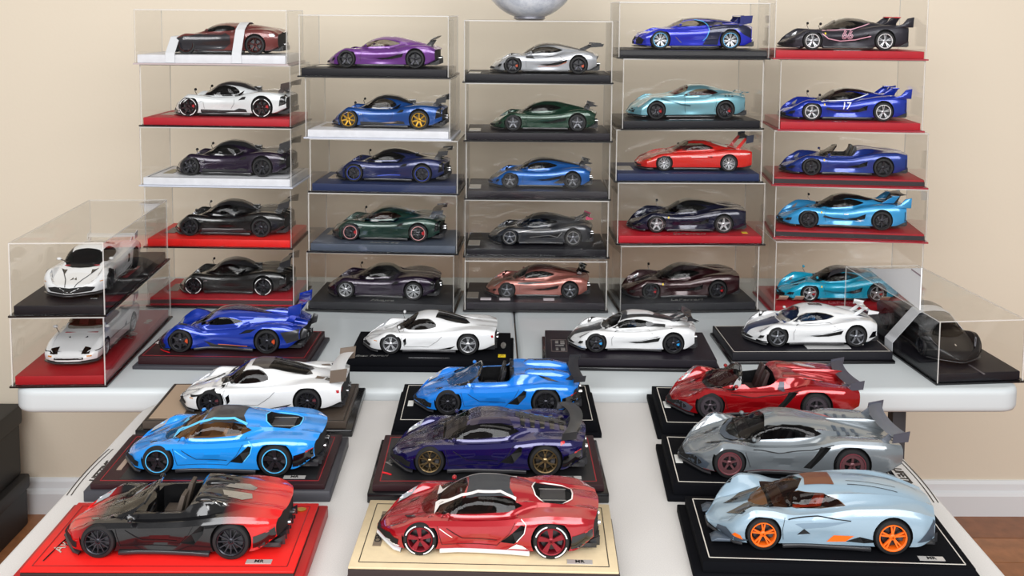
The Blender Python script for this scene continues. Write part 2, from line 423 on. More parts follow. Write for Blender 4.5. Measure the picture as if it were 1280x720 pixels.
FAM['gull'] = dict(                # rounder nose, smooth bubble, covered tail (open version has a lower deck)
  zb=[(0, .032), (.1, .022), (.88, .03), (1, .075)], zc=[(0, .07), (.04, .095), (.12, .12), (.22, .142), (.3, .156), (.5, .165), (.66, .182), (.8, .186), (.93, .178), (1, .158)],
  zf=[(0, .058), (.03, .09), (.09, .132), (.18, .166), (.27, .160), (.4, .150), (.55, .155), (.68, .180), (.80, .192), (.92, .180), (1, .150)],
  zr=[(.22, .14), (.30, .170), (.38, .213), (.45, .242), (.52, .250), (.60, .240), (.70, .214), (.80, .19), (.9, .18)],
  W=[(0, .13), (.02, .165), (.06, .195), (.15, .215), (.28, .212), (.42, .200), (.56, .208), (.78, .226), (.92, .212), (1, .190)],
  wr=[(0, .12), (.3, .10), (.42, .116), (.52, .112), (.64, .09), (.75, .07), (1, .06)], s1=[(0, .96), (.3, .98), (.5, .93), (.65, .97), (.8, .98)],
  ax=(.200, .790), R=(.077, .080), bow=.07, tbow=.03,
  side=[(.335, .170), (.385, .202), (.44, .222), (.51, .228), (.58, .216), (.63, .192), (.57, .176), (.46, .168)],
  ws=[(.255, 0), (.265, .055), (.29, .10), (.33, .122), (.37, .118), (.40, .08), (.42, 0)])
FAM['manta'] = dict(               # long pointed nose, low cowl, black canopy, high rear haunch
  zb=[(0, .034), (.08, .02), (.88, .026), (1, .06)], zc=[(0, .055), (.05, .072), (.12, .09), (.22, .112), (.3, .130), (.5, .15), (.68, .175), (.82, .182), (.94, .182), (1, .172)],
  zf=[(0, .050), (.04, .078), (.1, .115), (.2, .152), (.28, .150), (.4, .138), (.52, .140), (.64, .163), (.78, .184), (.9, .186), (1, .170)],
  zr=[(.26, .12), (.32, .145), (.40, .190), (.47, .224), (.54, .237), (.62, .232), (.72, .212), (.84, .190), (.93, .183)],
  W=[(0, .09), (.02, .14), (.07, .180), (.18, .207), (.3, .205), (.45, .192), (.58, .202), (.78, .214), (.93, .206), (1, .190)],
  wr=[(0, .1), (.3, .09), (.42, .108), (.54, .106), (.66, .085), (.8, .07), (1, .06)], s1=[(0, .97), (.3, .97), (.48, .90), (.62, .94), (.8, .99)],
  ax=(.225, .790), R=(.073, .077), bow=.05, tbow=.02,
  side=[(.365, .152), (.42, .184), (.48, .207), (.56, .212), (.63, .198), (.66, .184), (.58, .166), (.46, .152)],
  ws=[(.295, 0), (.305, .05), (.33, .09), (.365, .115), (.405, .108), (.44, .07), (.455, 0)])
FAM['arrow'] = dict(               # arrow nose, raised centre spine, cab forward, long engine glass
  zb=[(0, .030), (.1, .024), (.88, .03), (1, .065)], zc=[(0, .062), (.04, .078), (.12, .098), (.22, .125), (.3, .145), (.5, .16), (.7, .178), (.85, .178), (.95, .172), (1, .165)],
  zf=[(0, .05), (.04, .075), (.1, .108), (.2, .148), (.28, .146), (.4, .145), (.55, .152), (.68, .166), (.80, .178), (.93, .174), (1, .158)],
  zr=[(.22, .13), (.29, .158), (.36, .205), (.42, .236), (.48, .247), (.56, .245), (.66, .225), (.78, .196), (.88, .178)],
  W=[(0, .08), (.02, .12), (.06, .165), (.16, .210), (.28, .208), (.42, .198), (.56, .206), (.78, .216), (.93, .208), (1, .195)],
  wr=[(0, .1), (.3, .10), (.42, .112), (.55, .108), (.68, .09), (.8, .075), (1, .07)], s1=[(0, .97), (.3, .99), (.5, .95), (.62, .98), (.8, .99)],
  ax=(.225, .790), R=(.074, .078), bow=.045, tbow=.015,
  side=[(.32, .164), (.37, .196), (.42, .220), (.49, .226), (.535, .208), (.55, .180), (.48, .164), (.40, .158)],
  ws=[(.245, 0), (.255, .055), (.285, .10), (.32, .122), (.36, .116), (.40, .085), (.41, 0)])
FAM['grandtourer'] = dict(         # long hood, cabin set back, fastback tail
  zb=[(0, .038), (.1, .028), (.9, .034), (1, .07)], zc=[(0, .065), (.03, .088), (.08, .116), (.15, .150), (.25, .176), (.38, .188), (.6, .2), (.8, .21), (.93, .205), (1, .19)],
  zf=[(0, .058), (.03, .080), (.08, .114), (.14, .155), (.2, .178), (.32, .176), (.48, .172), (.62, .180), (.76, .200), (.9, .196), (1, .175)],
  zr=[(.32, .18), (.40, .208), (.48, .248), (.55, .270), (.63, .273), (.72, .258), (.82, .232), (.92, .210), (1, .19)],
  W=[(0, .14), (.02, .17), (.07, .195), (.2, .210), (.32, .204), (.48, .200), (.6, .204), (.78, .214), (.92, .202), (1, .180)],
  wr=[(0, .12), (.4, .105), (.55, .118), (.68, .110), (.8, .09), (1, .07)], s1=[(0, .97), (.35, .97), (.5, .93), (.62, .96), (.8, .99)],
  ax=(.212, .796), R=(.074, .077), bow=.05, tbow=.03,
  side=[(.455, .188), (.50, .215), (.555, .238), (.63, .243), (.70, .232), (.745, .212), (.70, .198), (.58, .190)],
  ws=[(.365, 0), (.372, .055), (.395, .10), (.445, .128), (.485, .118), (.51, .08), (.52, 0)])
FAM['eighties'] = dict(            # square wedge with pop-up style nose, flat roof
  zb=[(0, .032), (.1, .026), (.9, .030), (1, .05)], zc=[(0, .068), (.03, .084), (.12, .112), (.25, .142), (.34, .158), (.5, .17), (.66, .178), (.82, .182), (.95, .180), (1, .17)],
  zf=[(0, .062), (.03, .080), (.1, .106), (.2, .140), (.3, .150), (.4, .154), (.55, .158), (.68, .170), (.80, .182), (.94, .180), (1, .165)],
  zr=[(.28, .15), (.34, .168), (.41, .212), (.46, .236), (.52, .245), (.60, .243), (.68, .225), (.78, .202), (.88, .186)],
  W=[(0, .15), (.02, .172), (.06, .186), (.16, .198), (.3, .198), (.45, .198), (.6, .208), (.78, .222), (.95, .218), (1, .205)],
  wr=[(0, .12), (.38, .11), (.5, .125), (.62, .118), (.75, .10), (1, .09)], s1=[(0, .98), (1, .98)], s2=[(0, 1.0)],
  ax=(.225, .785), R=(.068, .072), bow=.03, tbow=.01, blunt=.6,
  side=[(.385, .172), (.43, .212), (.465, .224), (.56, .225), (.64, .202), (.655, .186), (.58, .176), (.46, .170)],
  ws=[(.325, 0), (.33, .07), (.35, .118), (.37, .128), (.44, .112), (.455, .07), (.46, 0)])
FAM['vision'] = dict(              # blunt horseshoe nose, C curve flank
  zb=[(0, .035), (.1, .024), (.9, .028), (1, .06)], zc=[(0, .10), (.03, .120), (.12, .136), (.22, .152), (.3, .168), (.5, .18), (.7, .205), (.85, .210), (.95, .2), (1, .18)],
  zf=[(0, .085), (.03, .108), (.1, .135), (.2, .166), (.28, .165), (.4, .165), (.55, .175), (.68, .200), (.80, .208), (.93, .196), (1, .165)],
  zr=[(.24, .16), (.31, .186), (.38, .222), (.45, .245), (.53, .253), (.62, .25), (.74, .238), (.86, .22), (.96, .2)],
  W=[(0, .15), (.02, .178), (.07, .198), (.17, .216), (.3, .212), (.45, .202), (.6, .212), (.78, .224), (.93, .21), (1, .185)],
  wr=[(0, .12), (.36, .108), (.48, .118), (.6, .108), (.75, .09), (1, .07)], s1=[(0, .98), (.3, .97), (.48, .94), (.6, .95), (.8, .99)],
  ax=(.205, .785), R=(.079, .082), bow=.05, tbow=.03,
  side=[(.345, .182), (.40, .210), (.45, .226), (.53, .230), (.585, .218), (.60, .200), (.55, .188), (.45, .182)],
  ws=[(.27, 0), (.28, .055), (.305, .10), (.345, .124), (.38, .118), (.415, .08), (.43, 0)])
FAM['track'] = dict(               # arched separate fenders, deep flanks, prototype racer canopy
  zb=[(0, .020), (.1, .018), (.9, .03), (1, .09)], zc=[(0, .04), (.05, .062), (.12, .09), (.22, .125), (.3, .152), (.5, .165), (.7, .17), (.85, .165), (.95, .155), (1, .145)],
  zf=[(0, .035), (.05, .085), (.1, .135), (.19, .178), (.27, .162), (.36, .130), (.5, .138), (.62, .155), (.76, .190), (.88, .185), (1, .150)],
  zr=[(.22, .135), (.29, .168), (.36, .212), (.43, .240), (.50, .248), (.58, .242), (.70, .222), (.82, .20), (.92, .18), (1, .16)],
  W=[(0, .15), (.03, .175), (.08, .20), (.18, .212), (.28, .205), (.38, .172), (.5, .18), (.62, .20), (.77, .214), (.92, .205), (1, .185)],
  wr=[(0, .1), (.32, .09), (.44, .106), (.55, .10), (.7, .065), (.85, .04), (1, .03)], s1=[(0, .97), (.3, .99), (.42, .96), (.6, .99), (.8, .99)],
  ax=(.200, .770), R=(.077, .081), bow=.05, tbow=.02,
  side=[(.34, .166), (.39, .192), (.43, .207), (.50, .208), (.56, .195), (.59, .182), (.50, .168), (.42, .160)],
  ws=[(.245, 0), (.255, .05), (.28, .085), (.32, .105), (.355, .10), (.385, .07), (.40, 0)])
FAM['wedge'] = dict(               # sharp wedge, flat hood rising straight into the screen, wide hips
  crisp=True, wg=.74,
  zb=[(0, .026), (.1, .022), (.88, .026), (1, .075)], zc=[(0, .048), (.03, .070), (.1, .096), (.2, .126), (.27, .146), (.5, .16), (.62, .175), (.75, .182), (.88, .176), (.96, .170), (1, .160)],
  zf=[(0, .045), (.04, .082), (.1, .112), (.2, .146), (.28, .146), (.4, .142), (.55, .150), (.66, .166), (.78, .180), (.92, .172), (1, .150)],
  zr=[(.20, .128), (.27, .155), (.34, .192), (.41, .222), (.47, .235), (.54, .236), (.63, .225), (.75, .204), (.88, .184), (1, .165)],
  W=[(0, .10), (.02, .14), (.06, .178), (.16, .209), (.27, .206), (.40, .196), (.55, .203), (.76, .219), (.90, .212), (.97, .196), (1, .172)],
  wr=[(0, .10), (.28, .105), (.40, .124), (.52, .118), (.64, .10), (.8, .085), (1, .08)], s1=[(0, .97), (.3, .98), (.48, .92), (.62, .97), (.8, .99)],
  ax=(.215, .785), R=(.074, .081), bow=.055, tbow=.035,
  side=[(.305, .153), (.36, .186), (.41, .209), (.48, .219), (.56, .217), (.625, .204), (.655, .188), (.60, .172), (.46, .158)],
  ws=[(.200, 0), (.212, .06), (.240, .112), (.285, .144), (.335, .140), (.39, .118), (.412, 0)])
def variant(base, **k):
    d = dict(FAM[base]); d.update(k); return d
FAM['wedge_open'] = variant('wedge', zc=[(0, .048), (.03, .070), (.1, .096), (.2, .126), (.27, .146), (.34, .16), (.56, .17), (.60, .205), (.66, .210), (.75, .200), (.88, .182), (.96, .172), (1, .160)],
  zr=[(0, .01)], wr=[(0, .10), (.28, .10), (.5, .12), (.64, .10), (.8, .085), (1, .08)], open=True)
FAM['manta_open'] = variant('manta', zc=[(0, .055), (.05, .072), (.12, .09), (.22, .112), (.3, .130), (.38, .148), (.55, .15), (.60, .195), (.68, .205), (.82, .190), (.94, .183), (1, .172)], zr=[(0, .01)], open=True)
FAM['gull_open'] = variant('gull', open=False, zr=[(.22, .14), (.30, .170), (.38, .213), (.45, .240), (.52, .243), (.57, .238), (.62, .215), (.66, .19), (.8, .186)])
FAM['blade'] = variant('wedge', wg=.68, tbow=-.02,
  zf=[(0, .045), (.04, .082), (.1, .118), (.19, .160), (.27, .152), (.36, .132), (.5, .136), (.62, .156), (.76, .190), (.9, .184), (1, .165)],
  W=[(0, .07), (.02, .12), (.06, .172), (.16, .214), (.26, .208), (.38, .182), (.52, .188), (.66, .212), (.80, .222), (.94, .214), (1, .195)])
FAM['blade_open'] = variant('blade', zc=FAM['wedge_open']['zc'], zr=[(0, .01)], wr=FAM['wedge_open']['wr'], open=True)
FAM['pod'] = dict(                 # single seat pod, smooth high flanks, long humped tail
  crisp=True, wg=.66,
  zb=[(0, .040), (.08, .024), (.9, .026), (1, .06)], zc=[(0, .062), (.05, .082), (.12, .100), (.2, .126), (.3, .155), (.45, .17), (.6, .20), (.75, .21), (.88, .195), (1, .165)],
  zf=[(0, .05), (.04, .085), (.1, .135), (.18, .172), (.26, .168), (.36, .150), (.5, .165), (.65, .19), (.78, .196), (.9, .182), (1, .15)],
  zr=[(.2, .13), (.28, .165), (.36, .208), (.44, .232), (.54, .240), (.66, .240), (.8, .228), (.9, .205), (1, .168)],
  W=[(0, .11), (.02, .15), (.06, .185), (.16, .205), (.27, .202), (.4, .195), (.55, .203), (.76, .214), (.93, .205), (1, .18)],
  wr=[(0, .08), (.28, .07), (.40, .09), (.52, .095), (.7, .10), (.85, .09), (1, .07)], s1=[(0, .97), (.3, .98), (.48, .95), (.62, .98), (.8, .99)],
  ax=(.222, .782), R=(.074, .080), bow=.05, tbow=.03,
  side=[(.295, .162), (.345, .190), (.40, .209), (.50, .214), (.56, .200), (.585, .184), (.48, .166), (.38, .158)],
  ws=[(.19, 0), (.205, .04), (.245, .074), (.29, .094), (.34, .088), (.40, .06), (.43, 0)])

# ------------------------------------------------------------------ car builder
PENDING = []       # (body object, cutters, temp objects)
def cutter(me):
    o = bpy.data.objects.new('cutter', me); COL.objects.link(o); return o
ZS = [1.0]
def scaled(vs, L): return [((x-.5)*L, y*L, z*L*ZS[0]) for x, y, z in vs]
ZSF = dict(teardrop=1.09, stalk=1.10, gull=1.08, gull_open=1.06, manta=1.08, manta_open=1.06, arrow=1.05, grandtourer=1.03, eighties=1.05, vision=1.05, track=1.03, wedge=1.06, wedge_open=1.05, blade=1.05, blade_open=1.03, pod=1.05)
FEATS = dict(
 C=lambda sh, f, **k: None)
def text_mesh(s, size, shear=0.0, bold=0.0, extrude=0.0):
    c = bpy.data.curves.new('t', 'FONT'); c.body = s; c.size = size; c.shear = shear; c.align_x = 'CENTER'; c.align_y = 'CENTER'; c.offset = bold; c.extrude = extrude; c.resolution_u = 3
    o = bpy.data.objects.new('t', c); COL.objects.link(o)
    bpy.context.view_layer.update()
    me = bpy.data.meshes.new_from_object(o.evaluated_get(bpy.context.evaluated_depsgraph_get()))
    bpy.data.objects.remove(o); return me
def build_car(famname, L, P, loc, rz, label, feats=(), wheels={}, wing=None, interior=None, glass=None, mirrors='door', mirror_mat=None, trim=None, fam_over=None,
              group=None, seatmat=None, wsglass=None, splitter=True, solid=False, decks=(), skirt=True):
    F = dict(FAM[famname]); F.update(fam_over or {})
    sh = Shell(F, F.get('crisp', False)); F['shell'] = sh; zs_ = ZS[0] = ZSF[famname]
    root = thing('model_car', label, 'model car', loc, rz, group)
    trim = trim or CARBON; interior = interior or mat('interior_black', '121214', .6); glass = glass or TINT
    is_open = F.get('open')
    # --- body with cut wheel wells and cabin
    me = mesh(scaled(sh.v, L), sh.f, True, sh.mi)
    body = link('body', me, [P, interior, WELL], root)
    cuts = []
    m = MB()
    for a, u in enumerate(F['ax']):
        R = F['R'][a]; rr = R*1.09
        Wd = sh.g['W'](u); n = 28
        def ztop(x):
            hs = [sh.hit(x, yy, 'T') for yy in (Wd-.34*2*R-.004, Wd*.86, Wd*.95)]; hs = [h[0].z for h in hs if h]
            return min(hs)-.009 if hs else .1
        poly = [(u+rr*math.cos(2*PI*i/n), min((R+.002)/zs_+rr*math.sin(2*PI*i/n), ztop(u+rr*math.cos(2*PI*i/n)))) for i in range(n)]
        Wd = sh.g['W'](u)
        m.prism(poly, -.3, -(Wd-.34*2*R-.004), 'y', 2); m.prism(poly, (Wd-.34*2*R-.004), .3, 'y', 2)
    cuts.append(m)
    if not solid:
        if is_open:
            op = F.get('tub', [(.40, 0), (.385, .06), (.395, .118), (.44, .132), (.56, .132), (.585, .118), (.59, .0)])
            full = op+[(x, -y) for x, y in op[::-1] if y > 0]
            m = MB(); m.prism(full, .062, .4, 'z', 1); cuts.append(m)
        else:
            m = MB(); m.prism(F['side'], -.3, .3, 'y', 1); cuts.append(m)
            z0 = min(z for x, z in F['side'])+.002
            wsf = F['ws']+[(x, -y) for x, y in F['ws'][::-1] if y > 0]
            m = MB(); m.prism(wsf, z0, .4, 'z', 1); cuts.append(m)
            x0 = max(F['ws'][0][0]+.07, F['side'][0][0]-.03); x1 = max(x for x, z in F['side'])-.06
            zt = max(z for x, z in F['side'])-.03
            m = MB(); m.box(x0, x1, -.125, .125, .06, zt, 1); cuts.append(m)
    for k in feats:
        if k[0] == 'vent':          # recessed opening in the flank: side polygon, depth
            poly = k[3]; dep = k[4] if len(k) > 4 else .012
            ys = [sh.hit(a, b, 'S') for a, b in poly]; ys = [abs(h[0].y) for h in ys if h]
            if not ys: continue
            y = min(ys)-dep; m = MB(); m.prism(poly, -.3, -y, 'y', 2); m.prism(poly, y, .3, 'y', 2); cuts.append(m)
        if k[0] == 'hole':          # recessed opening in the top: half polygon mirrored or centred
            poly = k[3]; dep = k[4] if len(k) > 4 else .012; ctr = any(abs(b) < 1e-5 for a, b in poly)
            zs = [sh.hit(a, b, 'T') for a, b in poly]; zs = [h[0].z for h in zs if h]
            z = min(zs)-dep; m = MB()
            if ctr: m.prism(poly+[(a, -b) for a, b in poly[::-1] if b > 0], z, .5, 'z', 2)
            else: m.prism(poly, z, .5, 'z', 2); m.prism([(a, -b) for a, b in poly], z, .5, 'z', 2)
            cuts.append(m)
    objs = []
    for m in cuts:
        cm = mesh(scaled(m.v, L), m.f, False, m.m)
        for q in (P, interior, WELL): cm.materials.append(q)
        c = cutter(cm); c.parent = root; objs.append(c)
        md = body.modifiers.new('cut', 'BOOLEAN'); md.operation = 'DIFFERENCE'; md.object = c; md.solver = 'MANIFOLD'
    PENDING.append((body, objs))
    # --- glass
    gh = sh
    if is_open:
        base = {'wedge_open': 'wedge', 'blade_open': 'blade', 'manta_open': 'manta'}[famname]
        G = dict(FAM[base]); gh = Shell(G, G.get('crisp', False), 48)
    def put(name, vs, fs, m_, both=False, par=root, smooth=True):
        if not fs: return
        me = mesh(scaled(vs, L), fs, smooth); o = link(name, me, m_, par)
        if both:
            v2, f2 = mirror(vs, fs); link(name, mesh(scaled(v2, L), f2, smooth), m_, par)
        return o
    FF = FAM[base] if is_open else F
    ws = FF['ws']; wsf = ws+[(x, -y) for x, y in ws[::-1] if y > 0]
    grow = lambda pl, c, k: [(c[0]+(x-c[0])*k, c[1]+(y-c[1])*k) for x, y in pl]
    put('windshield', *patch(gh, grow(wsf, (sum(p[0] for p in ws)/len(ws), 0), 1.01), 'T', .0006), wsglass or glass)
    if is_open:
        put('windshield_frame', *ribbon(gh, [(x, y) for x, y in ws[::-1] if x > ws[0][0]+.03], 'T', .014, .0022, .012), GLOSSBLACK, True)
        # thick top rail of the screen
        pts = []
        for t in range(-8, 9):
            yy = t/8*ws[-2][1]*1.05; h = gh.hit(ws[-1][0]-.001-.02*(t/8)**2, yy, 'T')
            if h: pts.append(h[0])
        put_r = MB(); put_r.tube([((p.x-.5)*L, p.y*L, p.z*L*zs_) for p in pts], .0045*L, 6); put_r.build('windshield_rail', GLOSSBLACK, root, True)
    else:
        sd = F['side']; c = (sum(p[0] for p in sd)/len(sd), sum(p[1] for p in sd)/len(sd))
        put('side_window', *patch(sh, grow(smooth_poly(sd, 2) if not F.get('crisp') else sd, c, 1.03), 'S', .0008), glass, True)
    # --- interior
    if not solid:
        sm_ = seatmat or interior
        cx = .475 if not is_open else .50
        if famname in ('grandtourer',): cx = .60
        if famname in ('manta', 'manta_open'): cx = .53 if not is_open else .54
        for sg in ((-1, 1) if famname != 'pod' else (0,)):
            y = sg*.06; q = MB()
            zs = .175 if not is_open else .215
            if famname == 'grandtourer': zs = .20
            q.box(cx-.075, cx, y-.036, y+.036, .062, .098)
            q.prism([(cx-.012, .08), (cx+.022, .08), (cx+.058, zs), (cx+.040, zs+.004)], y-.034, y+.034, 'y')
            o = MB(); o.add(scaled(q.v, L), q.f); o.build('seat', sm_, root, bevel=.006*L)
        st = MB(); a0 = (cx-.10-.5)*L; n = 14
        cpt = Vector((a0, -.06*L if famname != 'pod' else 0, .143*L)); ring = []
        for i in range(n+1):
            a = 2*PI*i/n; ring.append(cpt+Vector((.35*math.sin(a)*.034*L, math.cos(a)*.034*L, math.sin(a)*.030*L)))
        st.tube(ring, .0035*L, 6); st.box(a0-.002, a0+.002, cpt.y-.03*L, cpt.y+.03*L, .140*L, .146*L); st.build('steering_wheel', BLACK, root, True)
        da = MB(); q = MB(); q.prism([(cx-.17, .07), (cx-.135, .07), (cx-.125, .145), (cx-.19, .15)], -.118, .118, 'y'); da.add(scaled(q.v, L), q.f); da.build('dashboard', interior, root, bevel=.004*L)
    # --- aerodynamic trim
    W = sh.g['W']
    if splitter:
        pts = [(u+F.get('bow', .05)*(1.5 if F.get('crisp') else 1.1)*(sh.Wn(u)/.21)**1.5*max(0, 1-u/.32)**2-.005, sh.Wn(u)+.002) for u in (0, .005, .015, .03, .06, .1)]
        full = [(pts[0][0]-.002, 0)]+pts+[(.13, W(.12))]; pl = full+[(x, -y) for x, y in full[:0:-1]]
        q = MB(); zb0 = F['zb'][0][1]; q.prism(pl, max(.012, zb0-.018), max(.020, zb0-.009), 'z'); o = MB(); o.add(scaled(q.v, L), q.f)
        o.build('front_splitter', splitter if not isinstance(splitter, bool) else trim, root, bevel=.0015*L, seg=1)
    if skirt:
        a, b = F['ax'][0]+F['R'][0]+.012, F['ax'][1]-F['R'][1]-.012
        for sg in (-1, 1):
            pl = [(a, W(a)*.80), (a, W(a)*1.0)]+[(a+(b-a)*t, W(a+(b-a)*t)*(.985)) for t in (.2, .4, .6, .8)]+[(b, W(b)*1.0), (b, W(b)*.80)]
            q = MB(); q.prism([(x, sg*y) for x, y in pl], .014, .030, 'z'); o = MB(); o.add(scaled(q.v, L), q.f)
            o.build('side_skirt', skirt if not isinstance(skirt, bool) else trim, root, bevel=.002*L, seg=1)
    q = MB(); q.box(.90, .985, -.155, .155, .026, .045)
    for i in range(-3, 4): q.prism([(.93, .028), (1.0, .030), (1.0, .07), (.96, .05)], i*.045-.003, i*.045+.003, 'y')
    o = MB(); o.add(scaled(q.v, L), q.f); o.build('diffuser', trim, root)
    ex = MB()
    for i in ((-1, 1) if famname not in ('stalk', 'gull', 'gull_open') else (-1.2, 1.2)):
        for dz in ((0,) if famname not in ('stalk', 'gull', 'gull_open') else (0, .022)):
            vs = MB(); vs.lathe([(.010, 0), (.0135, 0), (.0135, .03), (.010, .03)], 14, closed=True)
            ex.add([((1.0-.5-.022+y)*L*1.0, (i*.014 if dz or famname in ('stalk', 'gull', 'gull_open') else i*.045)*L+x*L, (.085+dz)*L+z*L) for x, y, z in vs.v], vs.f)
    ex.build('exhaust_tips', CHROME, root, True)
    # --- mirrors
    mm = mirror_mat or P
    for sg in (-1, 1):
        if mirrors == 'stalk':
            u = F['ax'][0]+.055; y = W(u)*.88*sg; z = sh.g['zf'](u)
            q = MB(); q.tube([((u-.5+.01)*L, y*.92*L, (z*zs_-.004)*L), ((u-.5-.004)*L, y*.98*L, (z*zs_+.03)*L), ((u-.5+.004)*L, y*1.04*L, (z*zs_+.042)*L)], .0025*L, 6)
            st = q.build('mirror_stalk', GLOSSBLACK, root, True)
            h = MB(); h.add([(((u-.5+.006)+x*.011)*L, (y*1.06+yy*.018)*L, (z*zs_+.045+zz*.012)*L) for x, yy, zz in SPH[0]], SPH[1]); h.build('mirror', mm, root, True)
        elif mirrors == 'door':
            u = F['side'][0][0]+.03 if not is_open else .36; hh = sh.hit(u, F['side'][0][1]-.006 if not is_open else .14, 'S'); y = abs(hh[0].y) if hh else .17; z = F['side'][0][1]+.004
            q = MB(); q.tube([((u-.5+.005)*L, sg*(y-.006)*L, (z*zs_-.006)*L), ((u-.5)*L, sg*(y+.022)*L, (z*zs_+.004)*L)], .003*L, 6); q.build('mirror_stalk', GLOSSBLACK, root, True)
            h = MB(); h.add([(((u-.5)+x*.012)*L, (sg*(y+.032)+yy*.017)*L, (z*zs_+.010+zz*.010)*L) for x, yy, zz in SPH[0]], SPH[1]); h.build('mirror', mm, root, True)
    # --- surface features
    for k in feats:
        kind, name, m_, pl = k[:4]; o = k[4] if len(k) > 4 and isinstance(k[4], dict) else {}
        S_ = gh if o.get('ghost') else sh; off = max(o.get('off', .0019), .0013)
        if o.get('curve'): pl = smooth_poly(pl, 3)
        if kind == 'S': put(name, *patch(S_, pl, 'S', off), m_, True)
        elif kind == 'T': put(name, *patch(S_, pl, 'T', off), m_, True)
        elif kind == 'C': put(name, *patch(S_, pl+[(a, -b) for a, b in pl[::-1] if b > 1e-6], 'T', off), m_)
        elif kind == 'F': put(name, *patch(S_, pl, 'F', off), m_, True)
        elif kind == 'FC': put(name, *patch(S_, pl+[(-a, b) for a, b in pl[::-1] if abs(a) > 1e-6], 'F', off), m_)
        elif kind == 'R': put(name, *patch(S_, pl, 'R', off), m_, True)
        elif kind == 'LS': put(name, *ribbon(S_, pl, 'S', o.get('w', .003), o.get('off', .0023)), m_, True)
        elif kind == 'LT': put(name, *ribbon(S_, pl, 'T', o.get('w', .003), o.get('off', .0023)), m_, True)
        elif kind == 'box':       # x0,x1,y0,y1,z0,z1 both sides or centred
            x0, x1, y0, y1, z0, z1 = pl
            for sg in ((-1, 1) if y0 > 0 else (1,)):
                q = MB(); q.box(x0, x1, min(sg*y0, sg*y1), max(sg*y0, sg*y1), z0, z1); b_ = MB(); b_.add(scaled(q.v, L), q.f); b_.build(name, m_, root, bevel=o.get('bevel', .004)*L)
        elif kind == 'prism':     # side outline extruded y0..y1, both sides when y0>0
            y0, y1 = o['y']; ln = o.get('lean', 0)
            for sg in ((-1, 1) if y0 > 0 else (1,)):
                q = MB(); q.prism(pl, min(sg*y0, sg*y1), max(sg*y0, sg*y1), 'y'); z0 = min(p[1] for p in pl)
                b_ = MB(); b_.add(scaled([(x, y+sg*ln*(z-z0), z) for x, y, z in q.v], L), q.f); b_.build(name, m_, root, bevel=o.get('bevel', .002)*L, seg=1)
        elif kind == 'num':
            tx, (u, z), size = pl
            for (bold, mm2, off2) in ((.03*size, m_, .0022), (-.02*size, P, .0032)) if o.get('outline', True) else ((.01*size, m_, .0024),):
                tm = text_mesh(tx, size, .25, bold); bm = bmesh.new(); bm.from_mesh(tm)
                bmesh.ops.triangulate(bm, faces=bm.faces[:])
                for _ in range(3): bmesh.ops.subdivide_edges(bm, edges=[e for e in bm.edges if e.calc_length() > .012], cuts=1); bmesh.ops.triangulate(bm, faces=bm.faces[:])
                bm.to_mesh(tm); bm.free()
                vs = []; okk = True
                for v in tm.vertices:
                    h = sh.hit(u+v.co.x, z+v.co.y, 'S')
                    if not h: okk = False; break
                    vs.append(tuple(h[0]+h[1]*off2))
                if okk:
                    put(name, vs, [tuple(p.vertices) for p in tm.polygons], mm2)
    # --- rear wing
    if wing:
        wm = wing.get('mat', trim); s = wing['span']; u, z, c, t = wing['u'], wing['z'], wing.get('chord', .05), wing.get('t', .009); sw = wing.get('sweep', 0.02); dr = wing.get('droop', 0.0); tilt = wing.get('tilt', .15)
        q = MB(); n = 12; prof = [(0, 0), (.25, .5), (.6, .45), (1, .05), (.6, -.4), (.2, -.45)]
        vs = []; fs = []
        for i in range(n+1):
            yy = -1+2*i/n
            for a, b in prof: vs.append((u+a*c+sw*yy*yy, yy*s, z+b*t+a*c*tilt-dr*abs(yy)**2.5))
        k = len(prof)
        for i in range(n):
            for j in range(k): fs.append((i*k+j, i*k+(j+1) % k, (i+1)*k+(j+1) % k, (i+1)*k+j))
        fs.append(tuple(range(k))[::-1]); fs.append(tuple(n*k+j for j in range(k))); q.add(vs, fs)
        o = MB(); o.add(scaled(q.v, L), q.f); o.build('rear_wing', wm, root, True, 40)
        ys = wing.get('posts', (.10,))
        for yy in ys:
            for sg in ((-1, 1) if yy > 0 else (1,)):
                fr = wing.get('foot', (u-.03, sh.g['zc'](min(.95, u-.02))-.004)); q = MB()
                q.prism([(fr[0], fr[1]), (fr[0]+c*.7, fr[1]), (u+c*.75, z+.002), (u+c*.25, z+.002)], sg*yy-.003, sg*yy+.003, 'y')
                o = MB(); o.add(scaled(q.v, L), q.f); o.build('wing_post', wing.get('postmat', wm), root)
        if wing.get('plates', True):
            ph = wing.get('plate', (.012, .022))
            for sg in (-1, 1):
                q = MB(); zz = z-dr
                q.prism([(u+sw-.006, zz-ph[1]), (u+sw+c*1.05, zz-ph[1]*.7), (u+sw+c*1.15, zz+c*tilt+ph[0]), (u+sw, zz+ph[0])], sg*s-.002, sg*s+.002, 'y')
                o = MB(); o.add(scaled(q.v, L), q.f); o.build('wing_end_plate', wing.get('platemat', wm), root)
    add_wheels(root, dict(ax=F['ax'], R=F['R'], shell=sh), L, dict(rim=BLACK) | wheels)
    root['_fam'] = famname
    del root['_fam']
    return root, sh
def finish_bodies():
    bpy.context.view_layer.update(); dg = bpy.context.evaluated_depsgraph_get(); res = []
    for body, cs in PENDING:
        me = bpy.data.meshes.new_from_object(body.evaluated_get(dg)); res.append(me)
    for (body, cs), me in zip(PENDING, res):
        body.modifiers.clear(); body.data = me; me.set_sharp_from_angle(angle=math.radians(28)); 
        for c in cs: bpy.data.objects.remove(c)
